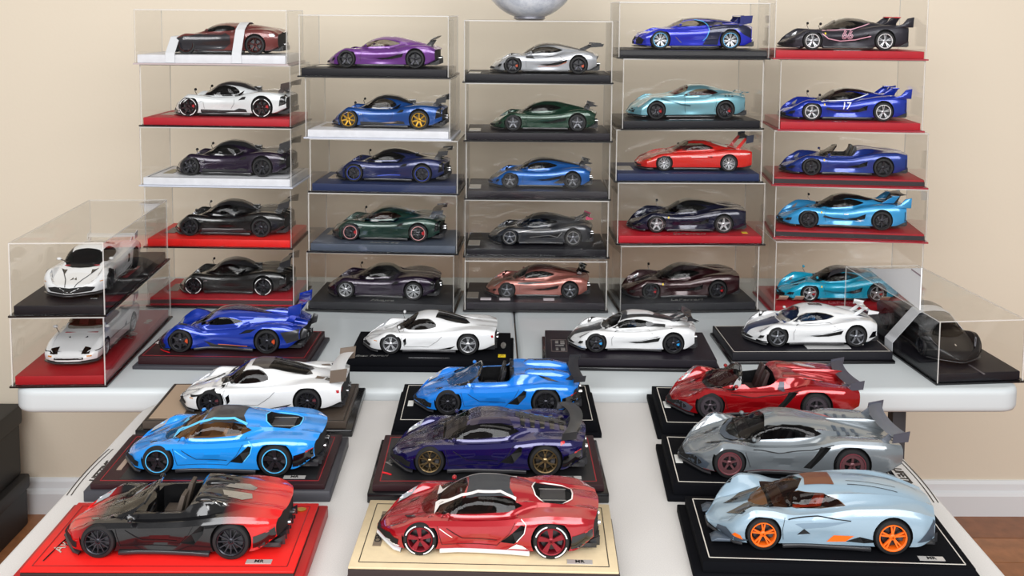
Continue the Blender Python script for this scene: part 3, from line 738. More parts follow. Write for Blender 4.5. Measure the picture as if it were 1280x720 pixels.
def _sphere(n=12, k=7):
    vs = [(0, 0, 1)]; fs = []
    for i in range(1, k):
        for j in range(n): a, b = PI*i/k, 2*PI*j/n; vs.append((math.sin(a)*math.cos(b), math.sin(a)*math.sin(b), math.cos(a)))
    vs.append((0, 0, -1))
    for j in range(n):
        fs.append((0, 1+j, 1+(j+1) % n)); fs.append((len(vs)-1, 1+(k-2)*n+(j+1) % n, 1+(k-2)*n+j))
        for i in range(k-2): fs.append((1+i*n+j, 1+(i+1)*n+j, 1+(i+1)*n+(j+1) % n, 1+i*n+(j+1) % n))
    return vs, fs
SPH = _sphere()
# ------------------------------------------------------------------ feature sets per family
def f_teardrop(acc=CARBON, roof=None, stripe=None, intake=None, lamp=LAMP, hoodvent=True, low=None, doorline=None):
    intake = intake or acc
    f = [('vent', 'side_intake', WELL, [(.46, .073), (.56, .083), (.68, .112), (.705, .118), (.69, .088), (.60, .070), (.52, .066)], .006),
         ('S', 'side_blade', intake, [(.40, .068), (.50, .080), (.60, .098), (.68, .124), (.70, .124), (.62, .104), (.54, .088), (.46, .076)]),
         ('T', 'headlight', lamp, [(.085, .135), (.12, .150), (.165, .178), (.13, .180), (.09, .165)]),
         ('T', 'headlight_surround', GLOSSBLACK, [(.165, .148), (.20, .158), (.235, .162), (.20, .170), (.17, .164)]),
         ('FC', 'front_intake', WELL, [(0, .034), (-.10, .036), (-.12, .048), (-.05, .052), (0, .048)]),
         ('S', 'corner_intake', WELL, [(.075, .050), (.105, .058), (.115, .080), (.09, .075)]),
         ('S', 'tail_light', TAILRED, [(.965, .12), (.99, .122), (.99, .112), (.965, .108)]),
         ('LS', 'door_line', WELL, doorline or [(.335, .05), (.33, .10), (.36, .145), (.46, .150), (.62, .155), (.66, .13)], dict(w=.002))]
    if hoodvent: f += [('T', 'hood_vent', WELL, [(.20, .035), (.255, .055), (.25, .085), (.215, .075)])]
    if roof: f += [('C', 'roof_panel', roof, [(.43, 0), (.41, .085), (.40, .108), (.50, .105), (.60, .088), (.72, .066), (.86, .040), (.90, 0)])]
    if stripe: f += [('C', 'hood_stripe', stripe, [(.012, 0), (.02, .045), (.12, .060), (.268, .080), (.262, .04), (.258, 0)])]
    if low: f += [('S', 'lower_flank', low, [(.30, .022), (.30, .040), (.50, .034), (.70, .040), (.72, .022)])]
    return f
def f_stalk(acc=CARBON, roof=CARBON, low=CARBON, lamp=LAMP, deck=None):
    f = [('C', 'roof_panel', roof, [(.385, 0), (.375, .085), (.345, .118), (.45, .120), (.55, .112), (.64, .082), (.70, .05), (.71, 0)]),
         ('S', 'lower_flank', low, [(.285, .024), (.285, .056), (.45, .050), (.56, .050), (.60, .066), (.66, .060), (.675, .024)]),
         ('S', 'window_surround', GLOSSBLACK, [(.27, .155), (.31, .176), (.36, .20), (.41, .228), (.42, .222), (.36, .19), (.32, .166), (.46, .158), (.57, .162), (.60, .18), (.62, .19), (.60, .155), (.45, .150)], dict(off=.0008)),
         ('T', 'headlight', lamp, [(.05, .105), (.085, .125), (.115, .15), (.08, .15), (.05, .128)]),
         ('T', 'lower_lamp', lamp, [(.045, .075), (.07, .085), (.075, .10), (.05, .095)]),
         ('hole', 'deck_vent', WELL, [(.72, .03), (.80, .035), (.80, .07), (.72, .065)], .008),
         ('C', 'engine_cover', deck or acc, [(.70, 0), (.71, .07), (.80, .10), (.92, .11), (.95, .06), (.95, 0)], dict(off=.0010)),
         ('box', 'roof_scoop', GLOSSBLACK, (.67, .73, -.018, .018, .178, .218)),
         ('S', 'side_intake', WELL, [(.595, .125), (.63, .150), (.66, .152), (.65, .132)]),
         ('S', 'fender_badge', CHROME, [(.272, .115), (.30, .117), (.30, .110), (.272, .108)]),
         ('FC', 'front_intake', WELL, [(0, .03), (-.12, .032), (-.13, .05), (-.06, .056), (0, .05)]),
         ('S', 'front_winglet', acc, [(.03, .034), (.085, .030), (.10, .040), (.05, .052)]),
         ('LS', 'door_line', WELL, [(.315, .06), (.305, .12), (.33, .15)], dict(w=.002)),
         ('LS', 'door_line', WELL, [(.56, .155), (.56, .10), (.53, .06)], dict(w=.002)),
         ('S', 'tail_panel', GLOSSBLACK, [(.925, .085), (.975, .10), (.99, .15), (.96, .165), (.935, .15)])]
    return f
def f_manta(roof=GLOSSBLACK, acc=CARBON, lamp=LAMP, scoop=True, line=None):
    f = [('C', 'roof_panel', roof, [(.45, 0), (.435, .08), (.395, .11), (.50, .112), (.60, .105), (.70, .075), (.76, .04), (.77, 0)]),
         ('vent', 'side_intake', WELL, [(.50, .070), (.60, .092), (.665, .120), (.66, .082), (.60, .066)], .006),
         ('S', 'flank_scallop', acc, [(.33, .088), (.42, .070), (.52, .068), (.50, .076), (.42, .082), (.35, .100)]) if not line else ('LS', 'flank_line', line, [(.30, .12), (.35, .085), (.45, .068), (.56, .078), (.68, .105)], dict(w=.007)),
         ('T', 'headlight', lamp, [(.10, .095), (.16, .125), (.19, .145), (.15, .140), (.11, .118)]),
         ('T', 'hood_duct', WELL, [(.12, .02), (.26, .045), (.27, .085), (.16, .05)]),
         ('FC', 'front_intake', WELL, [(0, .03), (-.10, .032), (-.11, .05), (-.05, .055), (0, .05)]),
         ('S', 'corner_intake', WELL, [(.05, .045), (.09, .05), (.10, .075), (.07, .068)]),
         ('S', 'tail_panel', WELL, [(.965, .07), (.99, .08), (.99, .13), (.965, .14)]),
         ('LS', 'door_line', WELL, [(.37, .15), (.345, .11), (.36, .05)], dict(w=.002)),
         ('S', 'shield_badge', mat('badge_yellow', 'e8c820', .3), [(.318, .128), (.330, .128), (.330, .114), (.318, .114)])]
    return f
def fxxk_extra(P, numtxt=None, numm=None, line=None, stripe_red=False):
    f = [('prism', 'tail_fin', P, [(.84, .165), (.96, .17), (1.01, .17), (1.015, .245), (.965, .235), (.93, .195)], dict(y=(.185, .20))),
         ('prism', 'tail_winglet', P, [(.80, .185), (.90, .19), (.93, .238), (.90, .248), (.86, .225)], dict(y=(.10, .112), lean=.3)),
         ('box', 'winglet_blade', P if not stripe_red else mat('winglet_red', 'c8202a', .4), (.88, .935, .075, .135, .238, .246)),
         ('S', 'side_skirt_fin', P, [(.66, .024), (.80, .03), (.70, .045)])]
    if numtxt: f += [('num', 'race_number', numm, (numtxt, (.495, .110), .085 if numtxt == '66' else .070), dict(outline=numtxt == '66'))]
    if line:
        f += [('LS', 'window_line', line, [(.30, .142), (.42, .146), (.54, .152), (.62, .172), (.70, .196)], dict(w=.006)), ('LS', 'roof_line', line, [(.30, .150), (.36, .178), (.42, .208), (.48, .230)], dict(w=.005))]
    return f
def f_arrow(white_roof=False, glassrear=DARKGLASS, acc=GLOSSBLACK, lamp=LAMP):
    f = [('T', 'rear_window', glassrear, [(.56, .005), (.545, .095), (.62, .100), (.74, .085), (.80, .06), (.76, .005)]),
         ('T', 'headlight', lamp, [(.085, .115), (.12, .135), (.185, .165), (.15, .165), (.10, .145)]),
         ('LT', 'hood_line', WELL, [(.03, .03), (.12, .055), (.24, .11)], dict(w=.005)),
         ('S', 'side_intake', acc, [(.57, .035), (.66, .04), (.70, .065), (.66, .055)]),
         ('LS', 'door_line', WELL, [(.315, .155), (.30, .11), (.325, .055), (.50, .050), (.57, .10), (.60, .13)], dict(w=.002)),
         ('S', 'cheek_vent', acc, [(.325, .06), (.315, .10), (.335, .115), (.34, .075)]),
         ('FC', 'front_intake', WELL, [(0, .034), (-.13, .036), (-.15, .055), (-.08, .06), (0, .05)]),
         ('S', 'tail_light', TAILRED, [(.955, .138), (.985, .14), (.985, .125), (.96, .122)]),
         ('S', 'side_marker', mat('marker_amber', 'c07820', .3), [(.10, .09), (.125, .092), (.125, .087), (.10, .086)])]
    return f
def f_wedge(P, roof=None, edge=None, engine='hex', acc=CARBON, low=None, lamp=LAMP, slats=0, white=None, isopen=False):
    f = [('vent', 'side_intake', WELL, [(.565, .062), (.655, .142), (.672, .138), (.668, .110), (.625, .060)], .010),
         ('T', 'headlight', lamp, [(.075, .108), (.115, .125), (.165, .160), (.14, .160), (.085, .135)]),
         ('T', 'headlight_recess', GLOSSBLACK, [(.07, .10), (.115, .117), (.155, .143), (.12, .13), (.078, .112)]),
         ('T', 'hood_vent', GLOSSBLACK, [(.13, .055), (.175, .075), (.185, .100), (.15, .085)]),
         ('LT', 'hood_crease', WELL, [(.03, .02), (.13, .045), (.235, .09)], dict(w=.0025)),
         ('FC', 'front_intake', WELL, [(0, .032), (-.12, .032), (-.165, .058), (-.13, .066), (-.06, .048), (0, .046)]),
         ('S', 'corner_intake', WELL, [(.045, .035), (.115, .035), (.12, .062), (.075, .070), (.05, .058)]),
         ('LS', 'door_line', WELL, [(.315, .155), (.29, .125), (.31, .05), (.55, .048), (.60, .10), (.64, .165)], dict(w=.002)),
         ('LS', 'flank_crease', WELL, [(.33, .118), (.40, .075), (.55, .072)], dict(w=.003)),
         ('S', 'rear_bumper_panel', GLOSSBLACK, [(.88, .100), (.965, .124), (.97, .09), (.955, .062), (.878, .050)] if isopen else [(.875, .100), (.99, .128), (1.0, .09), (.965, .055), (.87, .045)]),
         ('S', 'tail_light', TAILRED, [(.93, .118), (.985, .13), (.985, .122), (.93, .110)]),
         ('LS', 'bumper_edge', edge or acc, [(.90, .05), (.965, .062), (.99, .09)], dict(w=.006))]
    if roof and not isopen: f += [('C', 'roof_panel', roof, [(.415, 0), (.41, .108), (.43, .116), (.53, .112), (.625, .098), (.60, .05), (.60, 0)])]
    if engine == 'hex':
        f += [('hole', 'engine_bay', WELL, [(.70, 0), (.715, .060), (.755, .090), (.835, .084), (.875, .045), (.88, 0)], .010),
              ('box', 'engine_cover', mat('engine_dark', '2a2a2c', .4), (.735, .85, -.045, .045, .150, .182)),
              ('box', 'engine_strut', SILVER, (.73, .855, .050, .056, .176, .181, )),
              ('LT', 'engine_bay_frame', edge or GLOSSBLACK, [(.70, 0), (.715, .063), (.755, .093), (.837, .087), (.878, .047), (.883, 0)], dict(w=.006))]
    elif engine == 'glass':
        f += [('T', 'engine_glass', DARKGLASS if not isopen else SILVER, [(.70, .015), (.72, .06), (.80, .075), (.84, .05), (.83, .015)]), ('T', 'hip_vent', GLOSSBLACK, [(.62, .12), (.70, .165), (.74, .165), (.67, .115)])]
    for i in range(slats):
        f += [('T', 'engine_slat', GLOSSBLACK, [(.66+i*.05, .012), (.665+i*.05, .09), (.685+i*.05, .095), (.69+i*.05, .012)])]
    if edge: f += [('LS', 'window_trim', edge, [(.27, .150), (.33, .180), (.39, .208), (.46, .226), (.56, .226), (.63, .205)], dict(w=.005)), ('LS', 'intake_trim', edge, [(.655, .160), (.676, .145), (.668, .11), (.635, .07)], dict(w=.004)), ('LS', 'fender_trim', edge, [(.30, .118), (.355, .08)], dict(w=.0035))]
    if low: f += [('S', 'skirt_fin', low, [(.58, .024), (.635, .060), (.66, .055), (.70, .030), (.69, .024)]), ('S', 'bumper_blade', low, [(.045, .026), (.075, .040), (.125, .036), (.125, .024)])]
    return f
def f_blade(P, acc, redline=None, isopen=False):
    f = [('vent', 'side_intake', WELL, [(.565, .050), (.60, .05), (.655, .120), (.685, .155), (.64, .152), (.61, .110)], .014),
         ('S', 'front_mask', acc, [(.035, .03), (.11, .03), (.125, .06), (.09, .075), (.05, .065)]),
         ('T', 'headlight', LAMP, [(.08, .120), (.12, .130), (.18, .165), (.165, .175), (.10, .150)]),
         ('T', 'fender_slot', acc, [(.16, .165), (.18, .16), (.255, .175), (.22, .18)]),
         ('T', 'hood_slot', GLOSSBLACK, [(.12, .055), (.14, .05), (.215, .085), (.20, .095)]),
         ('C', 'cowl_panel', acc, [(.20, 0), (.215, .06), (.255, .115), (.29, .135), (.27, .10), (.24, .05), (.228, 0)]),
         ('FC', 'front_intake', WELL, [(0, .03), (-.13, .03), (-.17, .055), (-.12, .07), (-.06, .05), (0, .055)]),
         ('LS', 'door_line', WELL, [(.31, .15), (.29, .12), (.315, .05)], dict(w=.002)),
         ('LS', 'shoulder_line', WELL, [(.33, .125), (.45, .112), (.60, .135), (.70, .165)], dict(w=.003)),
         ('T', 'engine_slat', acc, [(.72, .06), (.735, .13), (.75, .13), (.74, .06)]), ('T', 'engine_slat', acc, [(.765, .06), (.78, .13), (.795, .13), (.785, .06)]), ('T', 'engine_slat', acc, [(.81, .06), (.825, .13), (.84, .13), (.83, .06)]),
         ('S', 'side_marker', CHROME, [(.70, .095), (.735, .098), (.735, .093), (.70, .090)]),
         ('prism', 'shark_fin', P, [(.62, .19), (.90, .165), (1.0, .165), (.98, .205), (.90, .215), (.72, .215)], dict(y=(-.003, .003)))]
    if redline: f += [('LS', 'skirt_line', redline, [(.10, .028), (.35, .030), (.55, .030), (.70, .030)], dict(w=.005))]
    return f

YEL = mat('badge_yellow', 'e8c820', .4); mat('marker_amber', 'c07820', .3); BLU = mat('accent_blue', '2a9be0', .3, coat=.5); WHT = paint('dcddde', 0, .25); RED = mat('accent_red', 'c01820', .3, coat=.5)
GOLD = mat('rim_gold', 'c89a38', .3, .8); BRONZE = mat('rim_bronze', '9a8460', .3, .9); RIMB = mat('rim_black', '3a3a40', .25, .7); GUN = mat('rim_gunmetal', '84868c', .3, .8); RIMW = mat('rim_silver', 'd0d2d6', .28, .7)
ORANGE = mat('accent_orange', 'f26a12', .4); CYANL = mat('rim_line_cyan', '50b8f0', .4); WHITEL = mat('rim_line_white', 'f0f0f0', .5); PINKL = mat('rim_line_pink', 'e0a0a0', .5); MAROON = mat('rim_line_maroon', '6a3038', .5)
TAN = mat('interior_tan', 'a87848', .6); IRED = mat('interior_red', '8a1820', .6); IBLUE = mat('interior_blue', '2878c0', .6); IBROWN = mat('interior_brown', '5a3028', .6); IWHITE = mat('interior_cream', 'b8b0a8', .6)
def car_at(b, nose, tail, fam, P, label, **k):
    """b: base record (x, y, ztop, rot); nose, tail: extent along the base measured from its middle (metres)"""
    x, y, z, a = b[:4]; L = tail-nose; c = (nose+tail)/2; dy = k.pop('dy', 0.082)
    px = x+c*math.cos(a)-dy*math.sin(a); py = y+c*math.sin(a)+dy*math.cos(a)
    return build_car(fam, L, P, (px, py, z+.0002), a+k.pop('rot', 0), label, group=k.pop('group', 'model cars in the clear stacked cases'), **k)
BASE = dict(
 c3_4=(0.0561,2.2282,0.5228,-0.0121,0.3153,-0.1077,0.1377),
 c3_3=(0.0582,2.2271,0.3948,0.0090,0.3132,-0.1064,0.1348),
 c3_2=(0.0583,2.2352,0.2642,0.0016,0.3099,-0.1112,0.1246),
 c3_1=(0.0565,2.2327,0.1349,-0.0053,0.3104,-0.1102,0.1302),
 c3_0=(0.0555,2.2036,0.0220,0.0039,0.3045,-0.1134,0.1232),
 c1_3=(-0.6401,2.2013,0.4239,-0.0499,0.3214,-0.1200,0.1507),
 c1_2=(-0.6395,2.1945,0.2938,-0.0458,0.3232,-0.1161,0.1493),
 c1_1=(-0.6380,2.1991,0.1584,-0.0214,0.3132,-0.1218,0.1418),
 c1_0=(-0.6390,2.2142,0.0220,-0.0139,0.3161,-0.1177,0.1411),
 c2_4=(-0.2967,2.1897,0.5346,-0.0650,0.3158,-0.1201,0.1344),
 c2_3=(-0.2896,2.1964,0.4008,-0.0657,0.3079,-0.1180,0.1402),
 c2_2=(-0.2766,2.1931,0.2833,-0.0664,0.3154,-0.1234,0.1339),
 c2_1=(-0.2787,2.1895,0.1520,-0.0495,0.3172,-0.1280,0.1276),
 c2_0=(-0.2841,2.1892,0.0220,-0.0580,0.3160,-0.1346,0.1227),
 c4_3=(0.3945,2.2225,0.4249,0.0993,0.3049,-0.1300,0.1359),
 c4_2=(0.3878,2.2181,0.3089,0.0286,0.3130,-0.1051,0.1500),
 c4_1=(0.3944,2.2145,0.1711,0.0200,0.3153,-0.1294,0.1351),
 c4_0=(0.3941,2.2097,0.0220,0.0827,0.3014,-0.1391,0.1281),
 c5_2=(0.7361,2.2080,0.3028,-0.0920,0.3187,-0.1366,0.1362),
 c5_1=(0.7409,2.2054,0.1850,-0.1163,0.3149,-0.1461,0.1316),
 c1_4=(-0.6465,2.1970,0.5609,-0.0024,0.3191,-0.1165,0.1432),
 c4_4=(0.3921,2.2145,0.5792,0.0164,0.3182,-0.1225,0.1415),
 c5_4=(0.7283,2.2082,0.5806,-0.0201,0.3182,-0.1365,0.1403),
 c5_3=(0.7374,2.2163,0.4246,-0.0320,0.3024,-0.1388,0.1361),
 c5_0=(0.7391,2.1970,0.0220,0.0177,0.3161,-0.1340,0.1307),
 apollo=(-0.5288,1.8317,0.0220,-0.0210,0.3065,-0.1428,0.1420),
 enzo=(-0.1490,1.8278,0.0220,-0.0034,0.2993,-0.1308,0.1243),
 regera=(0.2247,1.8435,0.0220,-0.0195,0.3161,-0.1153,0.1289),
 agera=(0.5739,1.8894,0.0220,0.0352,0.3073,-0.1136,0.1429),
 Lback=(-0.4174,1.5611,0.0140,0.0242,0.3193,-0.1224,0.1521),
 Lmid=(-0.4120,1.3480,0.0140,0.0170,0.3193,-0.1376,0.1486),
 Lfront=(-0.4060,1.1304,0.0140,0.0103,0.3161,-0.1373,0.1386),
 Cback=(-0.0201,1.5673,0.0140,0.0134,0.3209,-0.1377,0.1380),
 Cmid=(-0.0280,1.3533,0.0140,0.0161,0.3189,-0.1431,0.1396),
 Cfront=(-0.0292,1.1391,0.0140,-0.0217,0.3166,-0.1357,0.1383),
 Rback=(0.4000,1.5600,0.0140,-0.0300,0.3161,-0.1433,0.1503),
 Rmid=(0.3850,1.3526,0.0140,-0.0425,0.3161,-0.1421,0.1536),
 Rfront=(0.3903,1.1552,0.0140,-0.0387,0.3192,-0.1444,0.1299))
# ------------------------------------------------------------------ room
def wall_fn(nt, b, tc):
    n = nt.nodes.new('ShaderNodeTexNoise'); n.inputs['Scale'].default_value = 120; n.inputs['Detail'].default_value = 5
    bp = nt.nodes.new('ShaderNodeBump'); bp.inputs['Strength'].default_value = .12; bp.inputs['Distance'].default_value = .002
    nt.links.new(tc.outputs['Object'], n.inputs['Vector']); nt.links.new(n.outputs[0], bp.inputs['Height']); nt.links.new(bp.outputs[0], b.inputs['Normal'])
WALL = mat('wall_paint_beige', 'e4d8c4', .85, fn=wall_fn, spec=.2)
TRIM = mat('trim_white', 'e6e8ea', .45)
FL = -.74
wb = MB(); wb.box(-2.6, 2.6, 2.76, 2.86, FL, 2.4); o = wb.build('wall_back', WALL); o['kind'] = 'structure'; o.rotation_euler = (0, 0, .012)
bb = MB(); bb.prism([(2.76, FL), (2.738, FL), (2.738, FL+.058), (2.742, FL+.066), (2.748, FL+.070), (2.750, FL+.088), (2.755, FL+.096), (2.76, FL+.097)], -2.6, 2.6, 'x'); o = bb.build('baseboard_back', TRIM); o['kind'] = 'structure'; o.rotation_euler = (0, 0, .012)
WOODS = [mat('floor_wood_%d' % i, c, .38, noise=(30, .18)) for i, c in enumerate(['9a6440', '8e5a38', 'a36c46', '805030'])]
fl = bpy.data.objects.new('floor', None); COL.objects.link(fl); fl['kind'] = 'structure'
sub = MB(); sub.box(-2.6, 2.6, -1.6, 2.76, FL-.05, FL-.012); sub.build('subfloor', mat('subfloor_dark', '2a1a10', .9), fl)
pm = {}
rnd = random.Random(3)
y = -1.632; r = 0
PW = .122
while y < 2.66:
    x = -2.6-rnd.random()*.9
    while x < 2.6:
        Lp = 1.2; x0, x1 = max(x, -2.6), min(x+Lp, 2.6)
        if x1-x0 > .05:
            k = (round(x1-x0, 2), rnd.randrange(4))
            if k not in pm:
                q = MB(); q.box(0, k[0]-.003, 0, PW-.003, -.012, 0); pm[k] = q.mesh(); pm[k].materials.append(WOODS[k[1]])
            link('floor_plank', pm[k], None, fl, (x0, y, FL))
        x += Lp
    y += PW; r += 1
# ------------------------------------------------------------------ tables
TWH = mat('table_plastic_white', 'c8ced0', .35, bump=(400, .05)); TGR = mat('table_plastic_grey', 'd6d3d0', .45, noise=(700, .07), bump=(500, .08)); STEEL = mat('leg_steel_grey', '4c4c50', .45, .5)
def rounded(x0, x1, y0, y1, r, n=6, cor=(1, 1, 1, 1)):
    pts = []
    for i, (cx, cy, a) in enumerate(((x1-r, y1-r, 0), (x0+r, y1-r, 90), (x0+r, y0+r, 180), (x1-r, y0+r, 270))):
        if not cor[i]: pts.append({0: (x1, y1), 1: (x0, y1), 2: (x0, y0), 3: (x1, y0)}[i]); continue
        for k in range(n+1): t = math.radians(a+90*k/n); pts.append((cx+r*math.cos(t), cy+r*math.sin(t)))
    return pts
tb = thing('folding_table', 'long white plastic folding table carrying the stacked cases along the wall', 'table', (-.868, 1.724, FL), .0222)
H_ = -FL
for nm, x0, x1, c in (('tabletop_half', 0, .886, (0, 1, 1, 0)), ('tabletop_half', .8885, 1.784, (1, 0, 0, 1))):
    q = MB(); q.prism(rounded(x0, x1, 0, .76, .04, 6, c), H_-.044, H_, 'z'); q.build(nm, TWH, tb, bevel=.012, seg=4)
for xx in (.36, 1.605):
    for yy in (.12, .64): q = MB(); q.box(xx-.013, xx+.013, yy-.013, yy+.013, .0, H_-.044); q.build('leg', STEEL, tb, bevel=.003)
    q = MB(); q.box(xx-.012, xx+.012, .12, .64, .10, .124); q.build('leg_brace', STEEL, tb)
for yy in (.20, .60): q = MB(); q.box(.36, 1.60, yy-.010, yy+.010, H_-.066, H_-.044); q.build('frame_rail', STEEL, tb)
ft = thing('folding_table', 'grey plastic folding table with the open display bases in front', 'table', (-.6186, .45, FL))
HF = -.010-FL
q = MB(); q.prism(rounded(0, 1.22, 0, 1.268, .07, 8, (1, 1, 1, 1)), HF-.040, HF, 'z'); q.build('tabletop', TGR, ft, bevel=.008, seg=3)
for xx in (.14, 1.08):
    for yy in (.12, 1.12): q = MB(); q.tube([(xx, yy, 0), (xx, yy, HF-.04)], .014, 12); q.build('leg', STEEL, ft, True)
# moulded label near each edge of the grey table
INK = mat('print_brown_black', '2c2620', .5)
def flat_text(s, size, m_, parent, loc, rz, bold=0.0, shear=0.0, name='lettering', ext=.0003, name2=None, flip=False):
    me = text_mesh(s, size, shear, bold, ext); return link(name, me, m_, parent, loc, (0, 0, rz))
for (x, y, rz, sgn) in ((1.206, .985, -PI/2, -1), (.014, .985, PI/2, 1)):
    q = MB(); n = 14; pts = [(x-sgn*(.004*(1-(2*i/n-1)**2)), y-.075+.15*i/n) for i in range(n+1)]
    for dx in (0, .006):
        m_ = MB()
        for i in range(n): (a, b), (c, d) = pts[i], pts[i+1]; a += sgn*-dx; c += sgn*-dx; m_.add([(a-.0008, b, HF+.0004), (a+.0008, b, HF+.0004), (c+.0008, d, HF+.0004), (c-.0008, d, HF+.0004)], [(0, 1, 2, 3)])
        m_.build('printed_arc', INK, ft)
    flat_text('LIFETIME', .017, INK, ft, (x+sgn*.013, y, HF+.0002), rz, .0006, .2, 'printed_lettering')
# ------------------------------------------------------------------ black boxes under the left end
BX = mat('box_black', '17171a', .55)
def carton(label, x0, x1, y0, y1, z0, z1):
    t = thing('storage_box', label, 'box', ((x0+x1)/2, (y0+y1)/2, z0)); w2, d2, h = (x1-x0)/2, (y1-y0)/2, z1-z0
    q = MB(); q.box(-w2+.006, w2-.006, -d2+.006, d2-.006, 0, h*.72); q.build('box_body', BX, t, bevel=.006)
    q = MB(); q.box(-w2, w2, -d2, d2, h*.72, h); q.build('lid', BX, t, bevel=.008)
carton('large black lidded box on the floor, lower of the pair at left', -2.0, -1.30, 1.45, 2.68, FL, FL+.14)
carton('large black lidded box on top of the other one at left', -2.02, -1.315, 1.47, 2.68, FL+.14, FL+.335)
# ------------------------------------------------------------------ display bases and covers
LEATH = {k: mat('leather_'+k, c, r_, bump=(900, .25), noise=(60, .05), spec=.12 if k == 'velvet' else .3) for k, c, r_ in (('red', 'b01a28', .5), ('deep_red', '9c101c', .5), ('white', 'dcdde2', .45), ('navy', '1c2a50', .5), ('black', '121118', .5), ('aubergine', '1a151d', .45), ('slate', '4a5260', .5), ('charcoal', '1d1d22', .5), ('velvet', '05060b', .85), ('tan', 'd8c4a0', .5), ('bright_red', 'e0201c', .45), ('brown', '4a4038', .4), ('maroon', '2c1418', .5))}
PLX = mat('plinth_gloss_black', '0a090c', .25, coat=.2); PLQ = mat('plinth_grey', '3a3a40', .5)
CREAM = mat('thread_cream', 'd8d2c8', .6); THR = mat('thread_red', 'a02028', .6); THB = mat('thread_dark', '1c1a18', .6)
def frame_line(W, D, ins, wd, m_, root, z):
    q = MB(); x, y0, y1 = W/2-ins, ins, D-ins
    for a, b, c, d in ((-x, x, y0-wd/2, y0+wd/2), (-x, x, y1-wd/2, y1+wd/2), (-x-wd/2, -x+wd/2, y0, y1), (x-wd/2, x+wd/2, y0, y1)): q.box(a, b, c, d, z, z+.0004)
    q.build('border_line', m_, root)
def base(key, col, label, D=.1647, t=.016, plate=.003, platemat=None, line=None, ins=.012, group='display bases in the stacked cases', plinth=None, band=None, decor=(), b=None, W=None, toplay=None, front=None):
    x, y, z, a = (b or BASE[key])[:4]; W = W or BASE[key][4]
    r = thing('display_base', label, 'display base', (x, y, z-t-plate), a, group)
    if plinth:     # (height, dx, dyfront, dyback, mat)
        h, dx, d0, d1, m_ = plinth
        q = MB(); q.box(-W/2-dx, W/2+dx, -d0, D+d1, 0, plate+h); q.build('plinth', m_, r, bevel=.0012, seg=1)
        zb = plate+h
    else:
        q = MB(); q.box(-W/2-.007, W/2+.007, -.007, D+.007, 0, plate); q.build('bottom_plate', platemat or PLX, r); zb = plate
    q = MB(); q.box(-W/2, W/2, 0, D, zb, plate+t if not toplay else plate+t-.003); q.build('block', front or LEATH[col], r, bevel=.0016, seg=2)
    zt = plate+t
    if toplay: q = MB(); q.box(-W/2+.0002, W/2-.0002, .0002, D-.0002, zt-.003, zt); q.build('leather_top', LEATH[col], r, bevel=.0008, seg=1)
    if band: q = MB(); q.box(-W/2-.0004, W/2+.0004, -.0004, D+.0004, zt-band[1], zt-band[0]); q.build('side_band', band[2], r)
    if line: frame_line(W, D, ins, line[0], line[1], r, zt)
    for d in decor:
        k = d[0]
        if k == 'plate': _, m_, cx, cy, w2, d2 = d; q = MB(); q.box(cx-w2/2, cx+w2/2, cy-d2/2, cy+d2/2, zt, zt+.0008); q.build('name_plate', m_, r)
        elif k == 'inlay': _, m_, cx, cy, w2, d2 = d; q = MB(); q.box(cx-w2/2, cx+w2/2, cy-d2/2, cy+d2/2, zt, zt+.0002); q.build('inlay', m_, r)
        elif k == 'frame': _, m_, cx, cy, w2, d2 = d; q = MB(); [q.box(*v, zt, zt+.0005) for v in ((cx-w2/2, cx+w2/2, cy-d2/2, cy-d2/2+.0012), (cx-w2/2, cx+w2/2, cy+d2/2-.0012, cy+d2/2), (cx-w2/2, cx-w2/2+.0012, cy-d2/2, cy+d2/2), (cx+w2/2-.0012, cx+w2/2, cy-d2/2, cy+d2/2))]; q.build('plate_frame', m_, r)
        elif k == 'text': _, s, m_, cx, cy, size, rz = d[:7]; flat_text(s, size, m_, r, (cx, cy, zt+(d[7] if len(d) > 7 else .0004)), rz, size*.01, .3 if len(d) < 9 else d[8])
        elif k == 'oval': _, m_, cx, cy, w2, d2 = d; q = MB(); n = 20; q.prism([(cx+w2/2*math.cos(2*PI*i/n), cy+d2/2*math.sin(2*PI*i/n)) for i in range(n)], zt, zt+.0012, 'z'); q.build('badge', m_, r)
        elif k == 'strip': _, m_, pts, wd = d; q = MB(); q.tube([(px, py, zt+wd*.4) for px, py in pts], wd, 4); q.build('emblem', m_, r)
    return r
def cover(x, y, z0, z1, a, W, D, label, group='clear covers of the stacked cases', dx=.004):
    r = thing('acrylic_cover', label, 'clear cover', (x, y, z0), a, group); t = .0022; h = z1-z0; X = W/2+dx
    def pane(x0, x1, y0, y1, za, zb_, big):
        q = MB(); q.box(x0, x1, y0, y1, za, zb_); me = q.mesh(); me.materials.append(ACRYLIC); me.materials.append(EDGE)
        for p in me.polygons: p.material_index = 0 if abs(p.normal[big]) > .5 else 1
        link('pane', me, None, r)
    pane(-X, X, -dx, -dx+t, 0, h-t, 1); pane(-X, X, D+dx-t, D+dx, 0, h-t, 1)
    pane(-X, -X+t, -dx+t, D+dx-t, 0, h-t, 0); pane(X-t, X, -dx+t, D+dx-t, 0, h-t, 0)
    pane(-X, X, -dx, D+dx, h-t, h, 2)
    return r
SP = ('plate', SILVER, -.140, .055, .026, .048)
def sp(W): return ('plate', SILVER, -W/2+.022, .070, .024, .055)
names = {1: 'left stack', 2: 'second stack', 3: 'middle stack', 4: 'fourth stack', 5: 'right stack'}
lev = {4: 'top', 3: 'second highest', 2: 'middle', 1: 'second lowest', 0: 'bottom'}
TOPS = {1: .6583, 2: .6493, 3: .6402, 4: .6823, 5: .70}
white_line = (.0016, THB)
